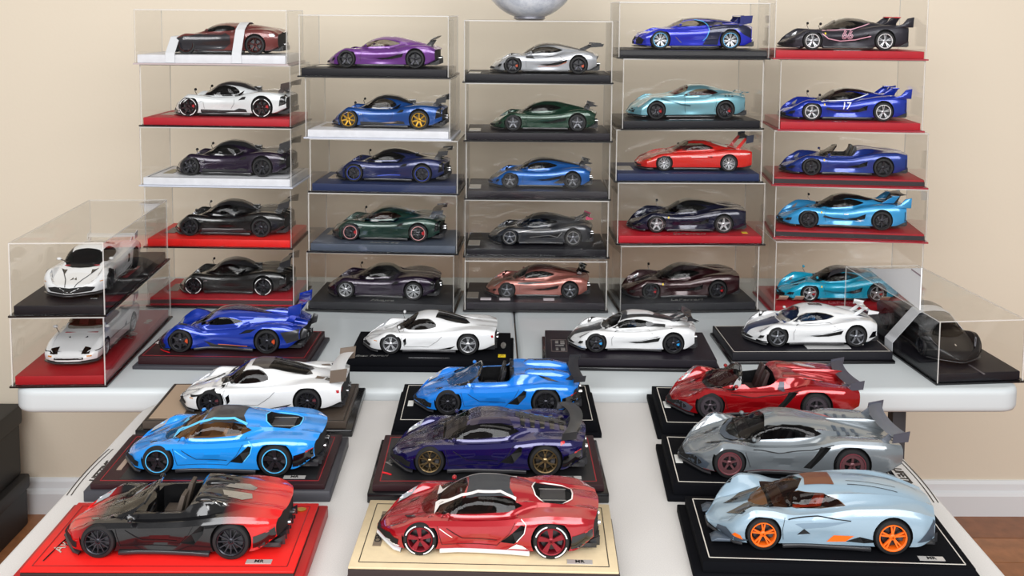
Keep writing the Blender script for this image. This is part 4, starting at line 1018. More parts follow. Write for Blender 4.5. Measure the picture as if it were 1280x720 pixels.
SB = {'c1_4': dict(col='white', t=.018, platemat=mat('plate_clear_pink', 'b8a8a8', .3)), 'c1_3': dict(col='red', line=(.0012, THR), decor=[('plate', mat('plate_greyred', '9a7a72', .3, .5), -.13, .085, .030, .06)]),
      'c1_2': dict(col='white', line=white_line, ins=.008, decor=[('plate', mat('plate_olive', '8a8264', .3, .5), -.128, .085, .022, .06)]), 'c1_1': dict(col='bright_red', decor=[('plate', mat('plate_dark', '5a4a4c', .3, .5), -.128, .085, .024, .06)]),
      'c1_0': dict(col='red', band=(.003, .012, mat('band_maroon', '3a1c1e', .5)), decor=[('plate', mat('plate_dark'), -.128, .085, .024, .06)]),
      'c2_4': dict(col='black', decor=[('plate', mat('plate_cream', 'c8c0b0', .3, .4), -.13, .10, .03, .05)]), 'c2_3': dict(col='white', decor=[('plate', mat('plate_taupe', '8a7e70', .3, .4), -.125, .09, .03, .06)]),
      'c2_2': dict(col='navy', decor=[('plate', mat('plate_beige', 'a89888', .3, .4), -.122, .095, .034, .055)]), 'c2_1': dict(col='slate', decor=[('text', 'Huayra BC', SILVER, 0, .020, .014, 0), ('plate', mat('plate_taupe'), -.128, .11, .03, .045)]),
      'c2_0': dict(col='charcoal', decor=[('text', 'Huayra', SILVER, 0, .022, .018, 0)]),
      'c3_4': dict(col='black', decor=[SP]), 'c3_3': dict(col='aubergine', decor=[SP]), 'c3_2': dict(col='aubergine', decor=[SP]), 'c3_1': dict(col='black', decor=[SP]), 'c3_0': dict(col='aubergine', decor=[SP]),
      'c4_4': dict(col='black', band=(.003, .011, CARBON)), 'c4_3': dict(col='black', decor=[('plate', CHROME, .005, .028, .10, .004), ('plate', SILVER, .13, .11, .018, .03)]), 'c4_2': dict(col='navy', decor=[('plate', SILVER, -.132, .075, .036, .055)]),
      'c4_1': dict(col='red', decor=[('text', 'LaFerrari', SILVER, .0, .022, .020, 0), ('plate', mat('badge_yellow', 'e8c820', .3), .128, .035, .012, .014), ('oval', SILVER, .135, .085, .010, .028)]), 'c4_0': dict(col='charcoal', decor=[('text', 'LaFerrari', SILVER, .0, .026, .020, 0), ('oval', SILVER, .118, .095, .012, .036)]),
      'c5_4': dict(col='red', decor=[('plate', CHROME, 0, .02, .06, .003)]), 'c5_3': dict(col='red', decor=[('text', 'FXX K', CHROME, -.02, .018, .012, 0)]), 'c5_2': dict(col='deep_red', band=(.004, .014, mat('band_black', '241a20', .5))), 'c5_1': dict(col='deep_red', band=(.004, .014, mat('band_black'))),
      'c5_0': dict(col='deep_red', decor=[('text', 'LaFerrari', mat('logo_rose', 'c87880', .4, .5), .0, .024, .020, 0)])}
for key, kw in SB.items():
    ci, k = int(key[1]), int(key[3]); col = kw['col'].replace('_', ' ')
    pl = kw.pop('platemat', None)
    if pl is None: pl = mat('plate_red_rim', '9a2030', .35) if 'red' in col and ci == 5 else (mat('plate_white_rim', 'c8ccd8', .3) if col == 'white' else PLX)
    tt = kw.get('t', .016)
    base(key, label='%s leather display base, %s case of the %s' % (col, lev[k], names[ci]), platemat=pl, **kw)
    x, y, z, a, W = BASE[key][:5]
    up = 'c%d_%d' % (ci, k+1)
    z1 = (BASE[up][2]-SB[up].get('t', .016)-.003) if up in BASE else TOPS[ci]
    cover(x, y, z-tt, z1, a, W, .1647, 'clear acrylic cover, %s of the %s' % (lev[k], names[ci]))
OB = 'open display bases on the tables'
P1 = (.006, .008, .006, .010, PLX)
MRP = lambda W: [('plate', mat('maker_plate', 'c8c4c0', .4, .3), W/2-.045, .020, .030, .009), ('text', 'MR', mat('thread_dark'), W/2-.045, .020, .008, 0, .0010, 0.0)]
base('apollo', 'maroon', W=.312, label='black apollo display base with red edge beside the left cases', t=.018, plate=.004, plinth=(.003, .008, .008, .008, PLQ), line=(.0010, THR), ins=.006, group=OB, decor=[('text', 'apollo', mat('letter_white', 'e8e6e2', .4), -.1475, .090, .015, 1.45), ('strip', RED, [(-.128, .040), (-.118, .030), (-.105, .022)], .0012), ('plate', SILVER, .128, .09, .010, .03)])
base('enzo', 'velvet', 'black velvet display base with yellow badge in front of second stack', t=.018, plate=.004, plinth=(.006, .006, .004, .006, LEATH['velvet']), group=OB, decor=[('text', 'Enzo Ferrari', SILVER, -.108, .020, .012, .05), ('plate', CHROME, 0, .010, .075, .0018), ('plate', mat('badge_yellow'), .134, .026, .014, .014), ('strip', THB, [(.130, .022), (.134, .030), (.137, .026)], .0009), ('oval', SILVER, .136, .085, .010, .034)])
base('regera', 'aubergine', 'dark brown display base with framed plate in front of middle stack', t=.018, plate=.004, plinth=(.003, .006, .006, .006, PLX), group=OB, line=None, decor=[('frame', mat('frame_line', '6a5c58', .4), -.132, .070, .030, .070), ('plate', SILVER, -.136, .090, .006, .014), ('plate', SILVER, -.125, .088, .008, .020), ('plate', SILVER, -.131, .070, .016, .004), ('plate', SILVER, -.136, .050, .005, .012), ('plate', SILVER, -.125, .048, .008, .014)])
base('agera', 'black', 'black leather display base with stitched edge and long silver plate', t=.020, plate=.004, plinth=(.004, .004, .004, .004, PLX), group=OB, line=(.0009, CREAM), ins=.004, decor=[('plate', mat('plate_bright_silver', 'dadada', .45, .4), .038, .030, .085, .022)])
P2 = (.008, .010, .004, .012, PLX)
BASE['Lmid'] = (-.412, 1.348, .014, .017, .3193)+BASE['Lmid'][5:]
base('Lback', 'brown', 'brown display base with beige panel, back of left file', t=.020, plate=.004, plinth=P2, group=OB, line=(.001, THB), ins=.004, decor=[('plate', mat('plate_beige2', 'a8917a', .5), -.128, .085, .050, .145)])
base('Lmid', 'maroon', 'black display base with maroon edge, middle of left file', t=.020, plate=.004, plinth=(.012, .008, .004, .010, PLQ), group=OB, line=(.0010, THR), ins=.010, decor=[('plate', mat('plate_rose', 'b09a8c', .4, .3), -.136, .085, .007, .085), ('inlay', mat('inlay_black', '1a1a1c', .45), .01, .082, .27, .135)]+MRP(.3193))
base('Lfront', 'bright_red', 'bright red display base in the front left corner', t=.020, plate=.004, plinth=(.012, .010, .004, .010, mat('plinth_red', 'a81818', .4)), group=OB, line=(.0012, mat('thread_deep_red', '8a1014', .5)), ins=.010, toplay=True, front=mat('block_dark_brown', '2a1a18', .5), decor=[('text', 'Aventador', CHROME, -.130, .080, .019, 1.5), ('strip', CHROME, [(-.140, .02), (-.136, .06), (-.130, .10), (-.126, .125)], .0010), ('oval', mat('badge_gold', 'c8962c', .3, .9), .138, .146, .014, .010)]+MRP(.3161))
base('Cback', 'velvet', 'black velvet display base with cream stitching, back of middle file', t=.022, plate=.003, plinth=(.006, .006, .004, .006, LEATH['velvet']), group=OB, line=(.0010, CREAM), ins=.008, decor=[('plate', mat('tag_white', 'd8d8d4', .5), -.142, .075, .009, .022)])
base('Cmid', 'maroon', 'black display base with red frame line, middle of middle file', t=.020, plate=.004, plinth=(.010, .006, .006, .006, PLX), group=OB, decor=[('inlay', mat('inlay_black', '1a1a1c', .45), 0, .082, .30, .150), ('text', 'Aventador', SILVER, -.139, .092, .016, 1.45, .0010), ('strip', RED, [(-.149, .035), (-.142, .032), (-.136, .028)], .0016)]+MRP(.3189), line=(.0012, THR), ins=.010)
base('Cfront', 'tan', 'cream display base with dark border line, front of middle file', t=.022, plate=.003, plinth=(.001, .004, .002, .004, mat('block_dark_brown')), toplay=True, front=mat('block_dark_brown'), group=OB, line=(.0010, THB), ins=.011, decor=[('plate', mat('plate_bronze', '8a7c6c', .4, .5), -.132, .090, .010, .085), ('text', 'CENTENARIO', THB, -.132, .090, .011, PI/2, .0010, 0.0)]+MRP(.3166))
for kk, lb_ in (('Rback', 'back'), ('Rmid', 'middle')):
    base(kk, 'velvet', 'black velvet display base with white stitching, %s of right file' % lb_, t=.022, plate=.003, plinth=(.006, .008, .003, .004, LEATH['velvet']), group=OB, line=(.0013, CREAM), ins=.008, decor=[('plate', mat('tag_white'), -.142, .080, .010, .026)])
base('Rfront', 'velvet', 'black velvet display base with white stitching, front of right file', t=.022, plate=.003, plinth=(.008, .010, .003, .004, LEATH['velvet']), group=OB, line=(.0013, CREAM), ins=.009, decor=MRP(.3192))
# the two side cases
SW, SD = .316, .160
bl = (-.8650+.006, 1.745, .022, 0)
def side_case(x, y, z0, z1, rz, col, label, clabel, decor, t=.016, W=.30, D=.153, lip=PLX, dx=.004):
    base(None, col, label, b=(x, y, z0+.019, rz), W=W, D=D, t=t, platemat=lip, decor=decor, group='display bases in the side cases')
    cover(x, y, z0+.003, z1, rz, W, D, clabel, 'clear covers of the side cases', dx)
aL = math.radians(92.8)
side_case(-.7206, 1.9415, 0, .125, aL, 'deep_red', 'red display base in the lower left case at the table end', 'clear cover of the lower left side case', [('text', 'F40', SILVER, .02, .022, .026, 0), ('text', 'F40', SILVER, .11, .016, .018, 0)], W=.395)
side_case(-.7225, 1.945, .125, .256, math.radians(93.6), 'black', 'black display base in the upper left case at the table end', 'clear cover of the upper left side case', [('plate', mat('plate_red', 'a03038', .4), .03, .030, .085, .028), ('plate', CHROME, -.145, .030, .022, .012), ('oval', mat('badge_yellow'), .16, .05, .02, .014)], W=.395)
aR = math.radians(96)
side_case(.904, 1.995, 0, .1165, aR, 'black', 'black display base in the low case at the right table end', 'clear cover of the low right case', [('plate', mat('plate_dim', '6a666c', .4, .4), -.178, .075, .05, .004)], W=.385, D=.156)
# white straps
STR = mat('strap_white', 'd8dade', .6, bump=(500, .4))
def strap(label, key, u, sh, L, org, rz, zb, hw, w=.020, lift=.002, D=.1647, y0=None):
    """band that runs over the car and down both base edges at body station u"""
    pts = []
    ys = [-.2+.4*i/32 for i in range(33)]; prof = []
    for yy in ys:
        h = sh.hit(u, yy, 'T')
        if h: prof.append((yy*L, h[0].z*L*1.05+lift))
    prof = [(-hw, zb), (-hw, .003)]+prof+[(hw, .003), (hw, zb)]
    hull = []
    for p in prof[1:-1]:
        while len(hull) >= 2 and (hull[-1][0]-hull[-2][0])*(p[1]-hull[-2][1])-(hull[-1][1]-hull[-2][1])*(p[0]-hull[-2][0]) >= 0: hull.pop()
        hull.append(p)
    line = [prof[0]]+hull+[prof[-1]]
    q = MB(); t = .0008; n = len(line); x = (u-.5)*L
    vs = []
    for i, (yy, z) in enumerate(line):
        for xx in (x-w/2, x+w/2):
            vs.append((xx, yy, z)); vs.append((xx, yy*(1+t/.1), z+t))
    fs = []
    for i in range(n-1):
        a = i*4; b_ = a+4; fs += [(a+1, a+3, b_+3, b_+1), (a, b_, b_+2, a+2), (a, a+1, b_+1, b_), (a+2, b_+2, b_+3, a+3)]
    q.add(vs, fs); o = q.build('packing_strap', STR); o.location = org; o.rotation_euler = (0, 0, rz); return tag(o, label, 'strap', 'white straps over the strapped cars')
vs_ = Shell(FAM['vision'])
x, y, z, a = BASE['c1_4'][:4]; c = (BASE['c1_4'][5]+BASE['c1_4'][6])/2; L_ = BASE['c1_4'][6]-BASE['c1_4'][5]
strap('white strap across the nose of the burgundy coupe, top left case', 'c1_4', .11, vs_, L_, (x+c*math.cos(a)-.082*math.sin(a), y+c*math.sin(a)+.082*math.cos(a), z), a, -.0175, .0838)
strap('white strap over the rear of the burgundy coupe, top left case', 'c1_4', .66, vs_, L_, (x+c*math.cos(a)-.082*math.sin(a), y+c*math.sin(a)+.082*math.cos(a), z), a, -.0175, .0838)
strap('wide white strap over the matt black coupe in the right case', 'tm', .52, Shell(FAM['blade'], True), .262, (.822, 1.955, .022), math.radians(93), -.015, .080, w=.036, D=.15)
# paper tabs under the wheels
def tab(x, y, z, w, d, m_, label, curl=False):
    q = MB()
    if curl:
        n = 6; vs = []
        for i in range(n+1):
            t = i/n; yy = -d*t; zz = .0006+.016*t*t
            for sx in (-w/2, w/2): vs += [(sx, yy, zz), (sx, yy+.0006, zz+.0006)]
        fs = [(0, 1, 3, 2), (4*n, 4*n+2, 4*n+3, 4*n+1)]
        for i in range(n): a = 4*i; b_ = a+4; fs += [(a+1, a+3, b_+3, b_+1), (a, b_, b_+2, a+2), (a, a+1, b_+1, b_), (a+2, b_+2, b_+3, a+3)]
        q.add(vs, fs)
    else: q.box(-w/2, w/2, -d/2, d/2, .0002, .0012)
    o = q.build('paper_tab', m_); o.location = (x, y, z); return tag(o, label, 'paper tab', 'paper tabs beside the model wheels')
PT = mat('paper_lilac', 'cfc6cc', .6); PC = mat('paper_cream', 'cfc4ae', .6); PWh = mat('paper_white', 'e4e2e0', .6)
bx, by, bz = BASE['c3_0'][:3]
for dx, lb_ in ((-.110, 'pale paper tab under the nose of the rose gold coupe'), (-.068, 'pale paper tab behind the front wheel of the rose gold coupe'), (.030, 'pale paper tab before the rear wheel of the rose gold coupe')): tab(bx+dx, by+.024, bz, .024, .016, PT, lb_)
bx, by, bz = BASE['c5_0'][:3]
for dx, lb_ in ((-.135, 'cream curled paper tab left of the turquoise coupe front wheel'), (-.100, 'cream curled paper tab behind the turquoise coupe front wheel'), (.090, 'cream curled paper tab under the turquoise coupe rear wheel')): tab(bx+dx, by+.045, bz, .020, .030, PC, lb_, True)
bx, by, bz = BASE['agera'][:3]; tab(bx+.098, by+.050, bz, .026, .012, PWh, 'small white paper slip before the stripe hooded coupe rear wheel')
# globe on the middle stack
def globe_fn(nt, b, tc):
    n = nt.nodes.new('ShaderNodeTexNoise'); n.inputs['Scale'].default_value = 22; n.inputs['Detail'].default_value = 8; n.inputs['Roughness'].default_value = .7
    v = nt.nodes.new('ShaderNodeTexVoronoi'); v.inputs['Scale'].default_value = 26
    r = nt.nodes.new('ShaderNodeValToRGB'); e = r.color_ramp.elements; e[0].position = .36; e[0].color = (*lin('c2cad8'), 1); e[1].position = .56; e[1].color = (*lin('f2f6fc'), 1)
    nt.links.new(tc.outputs['Object'], n.inputs['Vector']); nt.links.new(tc.outputs['Object'], v.inputs['Vector']); nt.links.new(n.outputs[0], r.inputs[0]); nt.links.new(r.outputs[0], b.inputs['Base Color'])
    bp = nt.nodes.new('ShaderNodeBump'); bp.inputs['Strength'].default_value = .35; bp.inputs['Distance'].default_value = .003; nt.links.new(n.outputs[0], bp.inputs['Height']); nt.links.new(bp.outputs[0], b.inputs['Normal'])
sv, sf = _sphere(48, 28); q = MB(); q.add([(v[0]*.108, v[1]*.108, v[2]*.108) for v in sv], sf)
gb = thing('globe', 'white mottled globe resting on top of the middle stack', 'globe', (.038, 2.318, .6402))
o = q.build('sphere', mat('globe_mottled', 'd0d4de', .3, coat=.6, fn=globe_fn), gb, True, 60); o.location = (0, 0, .110)
q = MB(); q.lathe([(.030, -.006), (.036, -.003), (.034, .003), (.02, .004)], 24); o = q.build('foot_ring', mat('ring_grey', '8a8a92', .3, .5), gb, True); o.location = (0, 0, .0035+.003); o.rotation_euler = (PI/2, 0, 0)
# right case top-pane reflection with pinkish stripe, added as a thin white sheet
q = MB(); q.prism([(0, 0), (-.300, 0), (-.300, .079)], -.001, .001, 'y'); WC = mat('reflection_white', 'fcfcfd', .5)
cd = thing('reflection_standin', 'white triangular sheet added for the bright reflection in the low right case', 'reflection_sheet', (.7675, 2.150, .1168), math.radians(88.0))
q.build('reflection_sheet', WC, cd); q = MB(); q.prism([(-.250, .0625), (-.299, .0625), (-.299, .0655), (-.250, .0655)], -.0013, .0013, 'y'); q.build('reflected_pink_stripe', mat('reflection_mauve', 'a08c94', .5), cd)
LW = dict(group='model cars in the clear stacked cases')
LO = dict(group='model cars on the open display bases')
def C(key, fam, P, label, **k):
    b = BASE[key]; cars_done.append(key)
    return car_at(b, b[5], b[6], fam, P, label, **k)
cars_done = []
# left column, top to bottom
dk = paint('6a2420', .3, .3)
C('c1_4', 'vision', dk, 'dark burgundy and black coupe held by two white straps, top left case', glass=DARKGLASS, interior=BLACK, mirrors='door',
  wheels=dict(style='y', n=5, rim=mat('rim_burgundy', '4a1c1a', .35, .5)), wing=None, skirt=True,
  feats=[('S', 'front_flank', paint('1c1a22', .2, .3), [(.02, .03), (.15, .03), (.30, .03), (.52, .04), (.58, .09), (.575, .15), (.53, .17), (.34, .165), (.1, .125), (.03, .10)]), ('T', 'headlight', LAMP, [(.06, .11), (.12, .13), (.14, .155), (.08, .15)]), ('C', 'hood_panel', paint('1c1a22', .2, .3), [(.03, 0), (.04, .12), (.15, .15), (.30, .125), (.27, .06), (.265, 0)]),
         ('S', 'tail_light', LAMP, [(.90, .165), (.94, .17), (.95, .15), (.91, .145)])])
C('c1_3', 'stalk', paint('dfe3e4', .1, .25), 'white coupe with black roof and black rear wing on red base, far left stack', wheels=dict(style='plain', n=7, rim=mat('rim_darkred', '2c1418', .3, .5), let=WHITEL, cal=RED), mirrors='stalk', mirror_mat=GLOSSBLACK, glass=DARKGLASS,
  wing=dict(u=.915, z=.235, span=.17, chord=.07, mat=mat('wing_brown', '3a2c26', .3), posts=(.09,), tilt=.25), feats=f_stalk())
C('c1_2', 'stalk', paint('1e0a2a', .35, .25), 'dark purple coupe with black roof and rear wing on white base', wheels=dict(style='plain', n=7, rim=RIMB), mirrors='stalk', mirror_mat=GLOSSBLACK, glass=DARKGLASS,
  wing=dict(u=.905, z=.235, span=.17, chord=.085, posts=(.09,), tilt=.35), feats=f_stalk())
C('c1_1', 'stalk', paint('0d0c0c', .25, .25), 'glossy black winged coupe in the case second from the bottom, left stack', wheels=dict(style='plain', n=7, rim=RIMB), mirrors='stalk', mirror_mat=GLOSSBLACK, glass=DARKGLASS,
  wing=dict(u=.905, z=.235, span=.17, chord=.085, posts=(.09,), tilt=.35), feats=f_stalk()+[('LS', 'skirt_line', mat('line_silver', 'a8a6a6', .3, .5), [(.29, .058), (.5, .054), (.64, .062)], dict(w=.005)), ('LS', 'nose_line', mat('line_silver'), [(.03, .040), (.09, .040)], dict(w=.006))])
C('c1_0', 'stalk', paint('0c0c0c', .1, .4), 'matt black winged coupe in the bottom case of the left stack', wheels=dict(style='plain', n=7, rim=RIMB, let=WHITEL), mirrors='stalk', mirror_mat=GLOSSBLACK, glass=DARKGLASS,
  wing=dict(u=.905, z=.240, span=.17, chord=.085, posts=(.09,), tilt=.4), feats=f_stalk(low=satin('121212')))
# second column
C('c2_4', 'teardrop', paint('6a2f86', .35, .28), 'bright purple teardrop coupe in the top case of the second stack', wheels=dict(style='plain', n=5, rim=RIMB), glass=CLEARGLASS, interior=mat('interior_wine', '6a2028', .6),
  wing=dict(u=.90, z=.215, span=.12, chord=.07, tilt=.5, posts=(.06,), plates=False), feats=f_teardrop(intake=paint('4a1f60', .3, .3)))
C('c2_3', 'stalk', paint('0e4a94', .4, .28), 'metallic blue coupe with gold wheels on white base', wheels=dict(style='plain', n=7, rim=GOLD, ring=GOLD), mirrors='stalk', mirror_mat=GLOSSBLACK, glass=TINT, interior=IBROWN,
  wing=dict(u=.91, z=.222, span=.16, chord=.075, posts=(.09,), tilt=.35), feats=f_stalk()+[('S', 'skirt_flash', mat('flash_tan', '8a7468', .4), [(.46, .046), (.60, .060), (.62, .064), (.60, .052), (.55, .044)])])
C('c2_2', 'gull', paint('1c2658', .4, .28), 'dark blue coupe with blue rimmed wheels on navy base', wheels=dict(style='plain', n=6, rim=RIMB, ring=mat('rim_line_blue', '2040b0', .4)), mirrors='stalk', mirror_mat=GLOSSBLACK, glass=DARKGLASS,
  wing=dict(u=.90, z=.235, span=.17, chord=.075, posts=(.08,), tilt=.1, plates=True), feats=f_stalk(roof=GLOSSBLACK, low=paint('1c2658', .4, .28), deck=GLOSSBLACK)+[('LS', 'skirt_line', mat('rim_line_blue'), [(.40, .050), (.5, .058), (.6, .06)], dict(w=.008))])
C('c2_1', 'gull', paint('1c3a30', .4, .28), 'dark green coupe with red rimmed black wheels on slate grey base', wheels=dict(style='plain', n=6, rim=RIMB, ring=PINKL, cal=RED), mirrors='stalk', mirror_mat=GLOSSBLACK, glass=CLEARGLASS, interior=IBROWN,
  wing=dict(u=.89, z=.235, span=.17, chord=.08, posts=(.08,), tilt=.1), feats=f_stalk(roof=paint('20352e', .4, .25), low=paint('1c3a30', .4, .28), deck=paint('16261f', .3, .28)))
C('c2_0', 'gull_open', paint('26182e', .4, .26), 'black cherry roadster with silver wheels, bottom case of second stack', wheels=dict(style='double', n=7, rim=RIMW), mirrors='stalk', mirror_mat=GLOSSBLACK, glass=CLEARGLASS,
  feats=[f for f in f_stalk(roof=GLOSSBLACK, low=paint('26182e', .4, .26), deck=paint('26182e', .4, .26)) if f[1] not in ('roof_scoop',)]+[('LS', 'skirt_line', CHROME, [(.36, .030), (.62, .030), (.66, .044), (.69, .044)], dict(w=.005))])
# middle column
C('c3_4', 'teardrop', paint('b9bcc2', .6, .3), 'silver coupe with black accents and large rear wing, top of middle stack', wheels=dict(style='plain', n=5, rim=RIMB, cal=mat('caliper_orange', 'd05028', .35)), interior=BLACK, glass=TINT,
  wing=dict(u=.90, z=.240, span=.15, chord=.10, t=.012, posts=(.05,), tilt=-.05, foot=(.80, .19), plates=True), feats=f_teardrop(roof=CARBON, intake=CARBON)+[('S', 'side_stripe', CARBON, [(.33, .142), (.50, .142), (.62, .148), (.50, .132), (.40, .122), (.33, .128)]), ('LS', 'orange_line', mat('line_orange', 'c86a48', .4), [(.44, .058), (.62, .066), (.70, .10)], dict(w=.004))])
C('c3_3', 'teardrop', paint('173d2c', .35, .25), 'dark green coupe with tilted rear wing in the middle stack', wheels=dict(style='plain', n=5, rim=GUN), glass=DARKGLASS, wing=dict(u=.90, z=.225, span=.13, chord=.07, tilt=-.35, posts=(.05,), plates=True), feats=f_teardrop(intake=paint('0f2a1e', .3, .25)))
C('c3_2', 'teardrop', paint('1660b0', .4, .28), 'blue coupe with black hood and roof, centre of middle stack', wheels=dict(style='plain', n=5, rim=GUN), glass=TINT, interior=BLACK, seatmat=IBLUE, wing=dict(u=.90, z=.228, span=.13, chord=.07, tilt=-.35, posts=(.05,)),
  feats=f_teardrop(roof=CARBON, intake=CARBON)+[('C', 'hood_panel', CARBON, [(.02, 0), (.03, .10), (.10, .14), (.20, .155), (.30, .145), (.268, .08), (.258, 0)], dict(off=.001)), ('S', 'rear_flank_panel', CARBON, [(.70, .12), (.73, .12), (.73, .05), (.70, .045), (.62, .045), (.68, .08)])])
C('c3_1', 'teardrop', paint('35363a', .4, .3), 'dark grey coupe with pink tipped wing in the middle stack', wheels=dict(style='plain', n=5, rim=GUN, ring=SILVER), glass=DARKGLASS, wing=dict(u=.91, z=.236, span=.14, chord=.06, tilt=-.4, posts=(.05,), platemat=mat('wing_pink', 'c04868', .4), foot=(.80, .185)),
  feats=f_teardrop(roof=CARBON)+[('LS', 'silver_line', mat('line_silver'), [(.29, .115), (.45, .135), (.60, .142)], dict(w=.006)), ('LS', 'silver_line', mat('line_silver'), [(.40, .070), (.58, .090), (.66, .075), (.70, .12)], dict(w=.005)), ('LS', 'skirt_line', mat('line_silver'), [(.3, .030), (.69, .030)], dict(w=.004))])
C('c3_0', 'teardrop', paint('a8685e', .5, .3), 'rose gold coupe with black wing in the bottom case of the middle stack', wheels=dict(style='plain', n=5, rim=GUN), glass=TINT, interior=BLACK, wing=dict(u=.90, z=.238, span=.14, chord=.065, t=.012, tilt=-.6, posts=(.05,), mat=GLOSSBLACK),
  feats=f_teardrop(roof=paint('5c302a', .5, .3), intake=CARBON)+[('S', 'side_stripe', CARBON, [(.32, .135), (.50, .138), (.62, .140), (.50, .128), (.40, .118), (.31, .124)]), ('C', 'hood_panel', paint('6b3a33', .5, .3), [(.02, 0), (.03, .08), (.10, .10), (.20, .11), (.28, .11), (.268, .08), (.258, 0)], dict(off=.001))])
# fourth column
C('c4_4', 'vision', paint('1a2ac0', .3, .2), 'bright blue coupe with navy tail and silver spoke wheels, fourth stack top', wheels=dict(style='double', n=7, rim=RIMW, ring=CYANL), glass=CLEARGLASS, interior=BLACK,
  wing=dict(u=.86, z=.262, span=.15, chord=.09, tilt=.05, posts=(.10,), mat=paint('14206a', .3, .2), plate=(.006, .07)),
  feats=[('S', 'rear_flank', paint('10183c', .3, .2), [(.575, .22), (.60, .20), (.615, .15), (.59, .09), (.56, .04), (.68, .04), (.70, .12), (.76, .165), (.84, .165), (.9, .12), (.97, .09), (.98, .15), (.93, .19), (.8, .215), (.68, .225)]), ('S', 'front_intake_panel', WELL, [(.02, .04), (.06, .04), (.075, .075), (.04, .10), (.025, .09)]),
         ('LS', 'c_line', CYANL, [(.50, .235), (.57, .222), (.605, .195), (.61, .15), (.59, .10), (.56, .07)], dict(w=.005)), ('LS', 'skirt_line', CHROME, [(.33, .10), (.38, .055)], dict(w=.005)), ('T', 'headlight', LAMP, [(.05, .11), (.09, .14), (.11, .16), (.07, .14)]), ('C', 'roof_panel', paint('10183c', .3, .2), [(.43, 0), (.42, .085), (.5, .1), (.62, .09), (.8, .07), (.9, 0)]), ('FC', 'front_grille', WELL, [(0, .04), (-.04, .04), (-.05, .09), (0, .10)])])
C('c4_3', 'grandtourer', paint('7fb9c8', .5, .28), 'pale aqua front engined coupe with black wheels, fourth stack', wheels=dict(style='y', n=5, rim=RIMB, cal=RED), glass=CLEARGLASS, interior=IRED, mirrors='door',
  feats=[('T', 'headlight', LAMP, [(.06, .12), (.12, .155), (.17, .175), (.13, .175), (.07, .15)]), ('S', 'front_grille', WELL, [(.005, .055), (.04, .05), (.05, .075), (.02, .09)]), ('LS', 'hood_scallop', paint('3c7080', .5, .3), [(.25, .165), (.34, .145), (.42, .12), (.5, .11)], dict(w=.012)), ('S', 'side_vent', WELL, [(.33, .155), (.385, .135), (.375, .128), (.34, .145)]),
         ('S', 'quarter_slot', WELL, [(.795, .20), (.815, .20), (.805, .185), (.785, .185)]), ('S', 'quarter_slot', WELL, [(.825, .20), (.845, .20), (.835, .185), (.815, .185)]), ('S', 'quarter_slot', WELL, [(.855, .198), (.875, .198), (.865, .183), (.845, .183)]), ('S', 'skirt_fin', WELL, [(.58, .03), (.72, .03), (.70, .04), (.62, .048)]), ('LS', 'door_line', WELL, [(.46, .19), (.45, .12), (.46, .05)], dict(w=.002)), ('LS', 'door_line', WELL, [(.70, .2), (.72, .15), (.70, .06)], dict(w=.002)), ('S', 'tail_panel', WELL, [(.965, .10), (.99, .11), (.99, .17), (.97, .18)])],
  wing=dict(u=.965, z=.212, span=.15, chord=.035, posts=(.1,), plates=False, mat=paint('3c7080', .5, .3)))
C('c4_2', 'eighties', paint('cc2018', .05, .25), 'red square nosed racer with tall rear wing on navy base', wheels=dict(style='double', n=8, rim=RIMW), glass=CLEARGLASS, interior=IRED, mirrors='door', mirror_mat=GLOSSBLACK,
  wing=dict(u=.93, z=.272, span=.155, chord=.055, t=.010, posts=(.12,), mat=mat('wing_navy', '1a2038', .4), postmat=paint('cc2018', .05, .25), plate=(.02, .045), tilt=.2, foot=(.86, .18)),
  feats=[('C', 'roof_vent_panel', mat('louvre_cream', 'd8c8b8', .4), [(.66, 0), (.66, .08), (.80, .085), (.80, 0)]), ('LS', 'flank_line', mat('line_white', 'e8e0dc', .4), [(.46, .118), (.60, .122)], dict(w=.005)), ('S', 'side_marker', mat('marker_amber'), [(.09, .095), (.11, .098), (.11, .09), (.09, .088)]), ('S', 'door_intake', WELL, [(.60, .125), (.64, .128), (.64, .115)]),
         ('LS', 'tail_line', mat('line_white'), [(.88, .150), (.99, .150)], dict(w=.006)), ('FC', 'front_intake', WELL, [(0, .035), (-.13, .037), (-.13, .05), (0, .05)]), ('T', 'lamp_cover', mat('lamp_red', '901410', .3), [(.05, .09), (.05, .14), (.12, .15), (.12, .10)])])
C('c4_1', 'manta', paint('0c0e2c', .3, .22), 'very dark navy coupe with silver star wheels on red base', wheels=dict(style='star', n=5, rim=RIMW, ring=CHROME), mirrors='stalk', mirror_mat=GLOSSBLACK, glass=DARKGLASS, feats=f_manta(acc=paint('0c0e2c', .3, .22)))
C('c4_0', 'manta', paint('33161a', .4, .25), 'dark brown red coupe in the bottom case of the fourth stack', wheels=dict(style='star', n=5, rim=RIMB, cal=RED), mirrors='stalk', mirror_mat=GLOSSBLACK, glass=TINT, feats=f_manta(roof=paint('241416', .4, .25), acc=paint('33161a', .4, .25)))
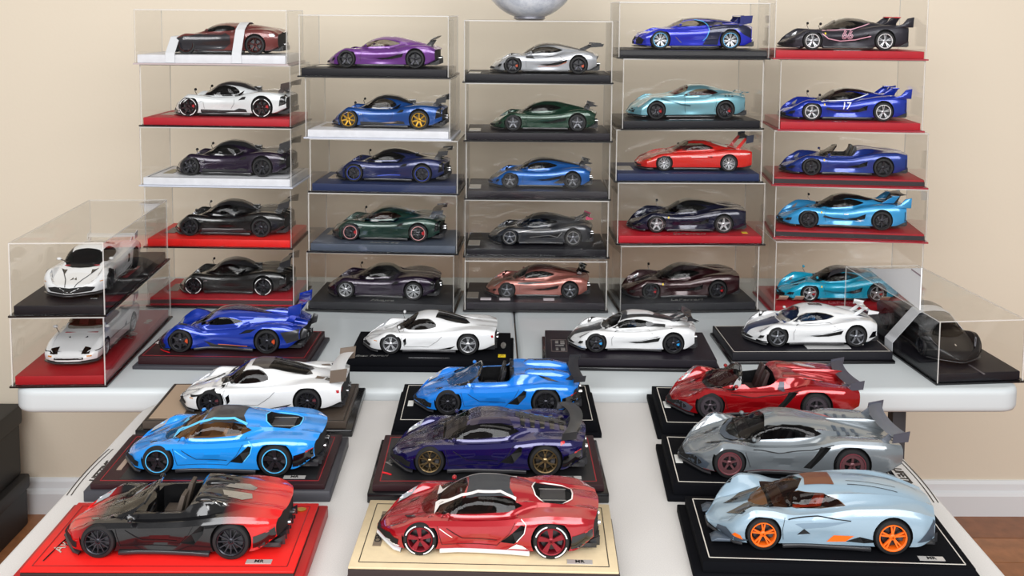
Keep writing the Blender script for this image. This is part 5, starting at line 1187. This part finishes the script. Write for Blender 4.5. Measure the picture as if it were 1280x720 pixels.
# right column
mb = satin('26242e', .4, .3)
C('c5_4', 'manta', mb, 'matt black track coupe with pink number 66 on red base', wheels=dict(style='double', n=5, rim=RIMW, ring=WHITEL), mirrors='stalk', mirror_mat=GLOSSBLACK, glass=TINT, feats=f_manta(line=mat('line_pink', 'e0a8b8', .4))+fxxk_extra(mb, '66', mat('line_pink'), mat('line_pink'), True), fam_over=dict(FX=1))
fb = paint('0e34b0', .4, .22)
C('c5_3', 'manta', fb, 'bright blue track coupe with white number 17 on red base', wheels=dict(style='double', n=5, rim=RIMW, ring=WHITEL), mirrors='stalk', mirror_mat=GLOSSBLACK, glass=TINT, feats=f_manta()+fxxk_extra(fb, '17', WHITEL, WHITEL))
C('c5_2', 'manta_open', paint('183890', .4, .26), 'deep blue open top car in the middle case of the right stack', wheels=dict(style='star', n=5, rim=RIMB), glass=TINT, interior=BLACK, feats=[f for f in f_manta(acc=paint('152878', .4, .26)) if f[1] not in ('roof_panel', 'flank_scallop')]+[('box', 'roll_hoop', BLACK, (.575, .60, .045, .095, .15, .215))])
lb = paint('36a0dc', .2, .25)
C('c5_1', 'manta', lb, 'sky blue track coupe with black canopy in the right stack', wheels=dict(style='plain', n=6, rim=RIMB, ring=None), mirrors='stalk', mirror_mat=GLOSSBLACK, glass=TINT, feats=f_manta()+fxxk_extra(lb)+[('S', 'door_mark', WHITEL, [(.50, .115), (.535, .115), (.53, .108), (.50, .108)]), ('S', 'skirt_flash', WHITEL, [(.57, .06), (.66, .068), (.60, .075), (.64, .06)]), ('C', 'engine_cover', GLOSSBLACK, [(.76, 0), (.76, .05), (.90, .09), (.97, .09), (.97, 0)])],
  wing=dict(u=.90, z=.245, span=.10, chord=.08, tilt=.1, posts=(.08,), plates=False, mat=CARBON))
C('c5_0', 'manta', paint('18a4c8', .15, .22), 'turquoise coupe in the bottom case of the right stack', wheels=dict(style='star', n=5, rim=RIMW, cal=RED), mirrors='stalk', mirror_mat=paint('18a4c8', .15, .22), glass=TINT, feats=f_manta(roof=mat('roof_grey_black', '3a3a3e', .25, coat=.5), acc=paint('128098', .15, .25)))
# row of four behind the table edge
ab = paint('0f36a8', .45, .2)
C('apollo', 'track', ab, 'glossy dark blue prototype with swan neck wing on apollo base', wheels=dict(style='star', n=6, rim=RIMB, cal=mat('caliper_orange')), glass=TINT, interior=BLACK, mirrors='door', mirror_mat=paint('2a1840', .4, .2), **LO,
  wing=dict(u=.925, z=.265, span=.165, chord=.075, tilt=.35, sweep=-.02, droop=-.02, posts=(.07,), mat=ab, plate=(.01, .05), plates=True, foot=(.86, .17)),
  feats=[('T', 'headlight', LAMP, [(.06, .12), (.10, .135), (.12, .16), (.08, .155)]), ('C', 'roof_panel', paint('2a1840', .4, .2), [(.40, 0), (.39, .05), (.48, .07), (.60, .06), (.74, .03), (.76, 0)]), ('C', 'hood_panel', paint('4a4468', .4, .25), [(.05, 0), (.06, .06), (.2, .07), (.255, .05), (.245, 0)]), ('vent', 'side_intake', WELL, [(.58, .12), (.63, .148), (.70, .160), (.66, .135)], .008),
         ('S', 'lower_flank', CARBON, [(.30, .10), (.34, .075), (.42, .045), (.66, .045), (.69, .03), (.30, .024)]), ('S', 'flank_panel', ab, [(.285, .03), (.39, .03), (.33, .09), (.285, .11)], dict(off=.0022)), ('S', 'rear_panel', CARBON, [(.86, .14), (.98, .155), (.99, .09), (.90, .07)]), ('S', 'nose_lower', CARBON, [(.03, .02), (.10, .02), (.10, .05), (.05, .075)]), ('FC', 'front_intake', WELL, [(0, .022), (-.14, .022), (-.15, .05), (0, .04)]),
         ('prism', 'shark_fin', ab, [(.62, .21), (.90, .165), (.95, .165), (.93, .215), (.75, .23)], dict(y=(-.003, .003))), ('LS', 'skirt_line', mat('line_orange'), [(.44, .047), (.64, .047)], dict(w=.004)), ('T', 'fender_louvre', CARBON, [(.18, .17), (.24, .165), (.24, .185), (.19, .19)]), ('prism', 'tail_strake', CARBON, [(.90, .05), (1.02, .10), (1.03, .15), (1.0, .16), (.97, .09)], dict(y=(.16, .166)))])
C('enzo', 'arrow', WHT, 'white coupe with grey wheels and red tail lamp, black velvet base', wheels=dict(style='double', n=5, rim=RIMW), glass=TINT, interior=mat('interior_taupe', '5c4c48', .6), mirrors='stalk', **LO, feats=f_arrow())
C('regera', 'teardrop', WHT, 'white coupe with black roof, blue accents and tall black wing', wheels=dict(style='plain', n=5, rim=RIMB, cal=BLU), glass=TINT, interior=mat('interior_black'), seatmat=IBLUE, **LO,
  wing=dict(u=.90, z=.246, span=.165, chord=.075, t=.012, tilt=-.45, posts=(.05,), mat=CARBON, foot=(.78, .19)),
  feats=f_teardrop(roof=CARBON, stripe=CARBON)+[('S', 'nose_blue', BLU, [(.07, .026), (.13, .026), (.13, .036), (.08, .034)]), ('S', 'skirt_blue', BLU, [(.65, .024), (.72, .024), (.715, .040)]), ('C', 'white_roof_inset', WHT, [(.47, 0), (.46, .06), (.52, .066), (.66, .045), (.68, 0)], dict(off=.0022)), ('S', 'pillar_panel', CARBON, [(.60, .205), (.66, .194), (.80, .178), (.70, .172), (.60, .172)])])
C('agera', 'teardrop', WHT, 'white coupe with white roof, navy hood stripe and white wing', wheels=dict(style='plain', n=5, rim=GUN), glass=CLEARGLASS, interior=mat('interior_navy', '1c3468', .6), seatmat=IBLUE, **LO,
  wing=dict(u=.895, z=.232, span=.15, chord=.07, tilt=-.2, posts=(.05,), mat=WHT, foot=(.82, .18)),
  feats=f_teardrop(stripe=mat('stripe_navy', '1c2c48', .3, coat=.6), intake=mat('intake_slate', '3c5060', .3))+[('S', 'nose_lower', GLOSSBLACK, [(.06, .024), (.14, .024), (.14, .038), (.07, .040)]), ('C', 'roof_scoop_panel', GLOSSBLACK, [(.50, 0), (.50, .02), (.60, .035), (.605, 0)]), ('S', 'rear_panel', GLOSSBLACK, [(.90, .06), (.98, .07), (.985, .11), (.93, .105)]), ('T', 'wing_stripe', mat('stripe_navy'), [(.86, .03), (.95, .05), (.95, .08), (.86, .06)])])
# front table, left file
C('Lback', 'arrow', WHT, 'white coupe with grey engine glass and brown backed wing', wheels=dict(style='double', n=7, rim=RIMB, cal=MAROON), glass=TINT, interior=IBROWN, mirrors='door', mirror_mat=GLOSSBLACK, **LO,
  wing=dict(u=.905, z=.215, span=.20, chord=.085, tilt=.15, posts=(), plates=True, mat=WHT, platemat=mat('wing_taupe', '6a5c50', .4), plate=(.035, .035)),
  feats=f_arrow(glassrear=TINT)+[('C', 'roof_dark_band', mat('roof_taupe', '3c3836', .3, coat=.6), [(.44, 0), (.44, .07), (.52, .105), (.60, .10), (.76, .07), (.80, 0)], dict(off=.0008)), ('LS', 'hood_slot', WELL, [(.23, .135), (.30, .150)], dict(w=.010)), ('S', 'fender_slot', WELL, [(.10, .10), (.17, .118), (.17, .110), (.11, .092)]), ('T', 'hood_slot', WELL, [(.12, .06), (.24, .10), (.23, .115), (.13, .08)]), ('T', 'rear_vent', mat('wing_taupe'), [(.83, .09), (.88, .10), (.87, .13), (.82, .12)]), ('T', 'rear_vent', GLOSSBLACK, [(.89, .10), (.95, .12), (.94, .16), (.88, .14)]), ('S', 'skirt_fin', GLOSSBLACK, [(.62, .03), (.70, .045), (.70, .028)])])
cb = paint('1c90e8', .1, .18)
C('Lmid', 'wedge', cb, 'light blue wedge coupe with black roof and hexagonal engine cover', wheels=dict(style='blade', n=5, rim=RIMB, ring=CYANL), glass=CLEARGLASS, interior=TAN, **LO,
  feats=f_wedge(cb, roof=CARBON, edge=mat('line_cyan', '60c8f8', .4), engine='hex'))
def rb_fn(nt, b, tc):
    s = nt.nodes.new('ShaderNodeSeparateXYZ'); nt.links.new(tc.outputs['Object'], s.inputs[0])
    r = nt.nodes.new('ShaderNodeValToRGB'); m = nt.nodes.new('ShaderNodeMapRange'); m.inputs['From Min'].default_value = -.14; m.inputs['From Max'].default_value = .14
    nt.links.new(s.outputs[0], m.inputs['Value']); nt.links.new(m.outputs[0], r.inputs[0])
    e = r.color_ramp.elements; bl = (.006, .006, .007, 1); rd = (.62, .012, .012, 1)
    e[0].position = .08; e[0].color = rd; e[1].position = .20; e[1].color = bl
    q = e.new(.74); q.color = bl; q = e.new(.90); q.color = rd
    nt.links.new(r.outputs[0], b.inputs['Base Color'])
RB = mat('paint_black_red_fade', '101010', .12, 0, .3, fn=rb_fn)
C('Lfront', 'wedge_open', RB, 'black open roadster fading to red at nose and tail', wheels=dict(style='thin', n=12, rim=RIMB), glass=CLEARGLASS, interior=BLACK, seatmat=mat('seat_taupe', '4a4038', .6), **LO,
  feats=f_wedge(RB, engine='glass', isopen=True)+[('prism', 'seat_hump', RB, [(.59, .17), (.61, .215), (.66, .215), (.76, .195)], dict(y=(.045, .11), bevel=.008)), ('T', 'hump_slot', CHROME, [(.68, .125), (.72, .135), (.725, .14), (.685, .13)]), ('T', 'hump_slot', CHROME, [(.70, .118), (.745, .13), (.75, .135), (.705, .123)])])
# middle file
sb = paint('1a7ad8', .1, .18)
C('Cback', 'wedge_open', sb, 'bright blue open roadster with black wheels and black interior', wheels=dict(style='thin', n=10, rim=RIMB), glass=CLEARGLASS, interior=BLACK, **LO,
  wing=dict(u=.93, z=.205, span=.19, chord=.06, tilt=.1, posts=(.12,), mat=mat('wing_black', '1c1c22', .35), platemat=mat('wing_black')),
  feats=f_wedge(sb, engine=None, isopen=True)+[('prism', 'seat_hump', sb, [(.62, .17), (.68, .222), (.82, .222), (.93, .20), (.93, .17)], dict(y=(.05, .115), bevel=.01)), ('box', 'roll_hoop', BLACK, (.575, .60, .045, .10, .15, .225)), ('T', 'engine_vent', GLOSSBLACK, [(.74, .125), (.80, .155), (.87, .165), (.80, .128)]), ('box', 'hump_slot', GLOSSBLACK, (.72, .84, .074, .092, .215, .2235)), ('S', 'nose_lower', CARBON, [(.03, .03), (.09, .03), (.11, .05), (.06, .06)]), ('S', 'rear_lamp_panel', WELL, [(.93, .08), (.985, .10), (.98, .15), (.95, .14)])])
pb = paint('16104e', .4, .18)
C('Cmid', 'wedge', pb, 'midnight purple coupe with bronze wheels and black rear wing', wheels=dict(style='y', n=6, rim=BRONZE), glass=TINT, wsglass=CLEARGLASS, interior=mat('interior_grey', '4c4850', .6), **LO,
  wing=dict(u=.92, z=.215, span=.20, chord=.065, t=.010, tilt=.15, droop=.015, sweep=-.05, posts=(.03, .15), mat=CARBON, plate=(.006, .03)),
  feats=f_wedge(pb, roof=paint('241c3c', .4, .25), engine=None, slats=5)+[('C', 'engine_spine', CARBON, [(.64, 0), (.64, .03), (.90, .03), (.90, 0)]), ('S', 'red_badge', RED, [(.86, .165), (.89, .172), (.88, .158), (.86, .15)]), ('C', 'hood_panel', paint('2a2040', .4, .25), [(.04, 0), (.05, .06), (.13, .10), (.22, .125), (.225, 0)], dict(off=.0016)), ('S', 'mark', WHITEL, [(.585, .032), (.63, .032), (.63, .027), (.585, .027)])])
cr = paint('a81420', .3, .16)
C('Cfront', 'wedge', cr, 'red wedge coupe with graphite roof and white lined tyres', wheels=dict(style='blade', n=5, rim=mat('rim_red', '8a1c28', .35, .4), let=WHITEL), glass=TINT, wsglass=CLEARGLASS, interior=IBROWN, mirror_mat=cr, splitter=WHT, skirt=WHT, **LO,
  feats=f_wedge(cr, roof=mat('roof_graphite', '34373c', .45), edge=mat('line_white'), engine='hex', low=WHT))
# right file
vr = paint('a00c14', .45, .16)
C('Rback', 'blade_open', vr, 'metallic red open roadster with grey swept rear wing', wheels=dict(style='disc', n=5, rim=mat('rim_disc_grey', '4c444a', .4, .4)), glass=TINT, interior=BLACK, seatmat=mat('seat_black_red', '2a1412', .5), **LO,
  wing=dict(u=.94, z=.190, span=.19, chord=.065, tilt=.25, sweep=.03, posts=(.16,), mat=mat('wing_slate', '50505a', .35, .3), plate=(.014, .026)),
  feats=f_blade(vr, mat('wing_slate'), None, True)+[('prism', 'seat_hump', vr, [(.60, .17), (.63, .212), (.72, .212), (.86, .19)], dict(y=(.05, .12), bevel=.006)), ('S', 'pillar_panel', mat('wing_slate'), [(.585, .15), (.60, .19), (.625, .19), (.62, .15)])])
vg = paint('82898e', .5, .26)
C('Rmid', 'blade', vg, 'silver grey finned coupe with dark red ringed wheels', wheels=dict(style='disc', n=5, rim=mat('rim_disc_rose', '6a4448', .4, .4), ring=MAROON), glass=TINT, interior=mat('interior_grey'), **LO,
  wing=dict(u=.945, z=.205, span=.195, chord=.065, tilt=.25, sweep=.03, posts=(.16,), mat=mat('wing_slate_pale', '70757e', .35, .4), platemat=mat('wing_slate'), plate=(.014, .026)),
  feats=f_blade(vg, mat('mask_slate', '4c5662', .35, .3), mat('line_red', 'a82830', .4)))
ps = paint('8fa6b6', .15, .38, )
C('Rfront', 'pod', ps, 'pale grey blue single seater with orange wheels and amber glass', wheels=dict(style='double', n=5, rim=ORANGE, ring=ORANGE, cal=mat('caliper_grey', '3a3a3e', .3)), glass=AMBER, interior=mat('interior_dark_brown', '2a1a12', .5), seatmat=ORANGE, mirrors=None, **LO,
  feats=[('T', 'cowl_panel', GLOSSBLACK, [(.085, .045), (.17, .012), (.198, .012), (.21, .045), (.25, .080), (.285, .098), (.17, .098)]), ('T', 'fender_slot', WELL, [(.12, .15), (.135, .145), (.15, .165), (.135, .165)]), ('vent', 'side_intake', WELL, [(.58, .050), (.64, .075), (.74, .055), (.66, .046)], .008), ('vent', 'front_intake_slot', WELL, [(.37, .070), (.43, .075), (.40, .098)], .006),
         ('S', 'orange_insert', ORANGE, [(.50, .044), (.58, .050), (.615, .078), (.53, .075)]), ('S', 'corner_orange', ORANGE, [(.09, .055), (.135, .042), (.125, .060), (.10, .070)]), ('S', 'nose_lower', mat('mask_slate'), [(.03, .028), (.12, .028), (.16, .045), (.10, .050), (.07, .072), (.04, .06)]), ('S', 'flank_facet', paint('6f8698', .15, .4), [(.36, .118), (.52, .130), (.60, .140), (.50, .112), (.40, .098)]),
         ('LS', 'flank_line', WELL, [(.33, .135), (.46, .150), (.60, .142)], dict(w=.004)), ('LS', 'door_line', WELL, [(.32, .16), (.305, .10), (.31, .05)], dict(w=.002)), ('S', 'rear_bumper', mat('mask_slate'), [(.89, .055), (.97, .06), (.99, .12), (.965, .145), (.93, .10)]), ('LT', 'engine_slit', WELL, [(.62, .03), (.84, .04)], dict(w=.003)), ('LT', 'engine_slit', WELL, [(.62, .06), (.84, .07)], dict(w=.003)), ('C', 'roof_strip', mat('roof_amber', '6a3a20', .3), [(.44, 0), (.43, .055), (.56, .062), (.56, 0)]),
         ('prism', 'nose_blade', mat('mask_slate'), [(.0, .02), (.12, .02), (.12, .03), (.03, .035)], dict(y=(.10, .17)))])
# cased cars on the two side cases
build_car('arrow', .270, WHT, (-.792, 1.905, .1472), math.radians(94.5), 'white winged coupe facing the camera in the upper left case', wheels=dict(style='double', n=5, rim=RIMB, cal=RED), glass=DARKGLASS, interior=IRED, mirrors='door', group='model cars in the side cases',
  wing=dict(u=.90, z=.20, span=.17, chord=.07, posts=(.15,), tilt=.2, mat=WHT, plate=(.02, .02), platemat=WHT),
  feats=f_arrow()+[('T', 'hood_duct', GLOSSBLACK, [(.19, .085), (.25, .125), (.24, .08)]), ('T', 'nose_duct', GLOSSBLACK, [(.115, .001), (.105, .022), (.14, .010)]), ('FC', 'grille', WELL, [(0, .040), (-.14, .046), (-.15, .060), (-.10, .068), (0, .062)]), ('S', 'side_intake', GLOSSBLACK, [(.60, .09), (.63, .14), (.66, .14), (.64, .09)])])
build_car('eighties', .254, WHT, (-.797, 1.905, .0222), math.radians(93.5), 'white boxy coupe with pop up lamp nose in the lower left case', wheels=dict(style='double', n=5, rim=RIMW), glass=CLEARGLASS, interior=IRED, mirrors='stalk', group='model cars in the side cases',
  wing=dict(u=.93, z=.235, span=.19, chord=.055, posts=(.18,), mat=WHT, plate=(.01, .04)),
  feats=[('F', 'front_lamp', GLOSSBLACK, [(-.082, .072), (-.135, .072), (-.138, .098), (-.088, .102)], dict(off=.0035)), ('FC', 'front_grille', WELL, [(0, .040), (-.10, .042), (-.10, .054), (0, .054)]), ('F', 'corner_lamp', mat('marker_amber'), [(-.12, .055), (-.15, .055), (-.15, .064), (-.12, .064)]), ('T', 'hood_slot', GLOSSBLACK, [(.21, .05), (.22, .07), (.235, .06)]), ('S', 'door_intake', WELL, [(.60, .10), (.64, .13), (.64, .10)]), ('LS', 'waist_line', WELL, [(.05, .085), (.3, .095), (.7, .095), (.95, .10)], dict(w=.004)), ('LS', 'door_line', WELL, [(.38, .16), (.36, .05)], dict(w=.002))])
tm = satin('0f0f11', .42, .2)
build_car('blade', .262, tm, (.822, 1.955, .0222), math.radians(93), 'matt black concept coupe with a white strap in the right case', wheels=dict(style='star', n=5, rim=RIMB), glass=DARKGLASS, interior=BLACK, mirrors=None, group='model cars in the side cases',
  feats=[('T', 'headlight', mat('lamp_dim', '6a6a70', .3), [(.09, .135), (.10, .130), (.16, .165), (.155, .172)]), ('FC', 'front_grille', WELL, [(0, .03), (-.10, .034), (-.16, .05), (-.16, .07), (-.08, .048), (0, .045)]), ('C', 'hood_badge', CHROME, [(.10, 0), (.105, .006), (.12, .004), (.125, 0)]), ('vent', 'side_intake', WELL, [(.55, .05), (.60, .05), (.66, .14), (.62, .14)], .014)])
finish_bodies()
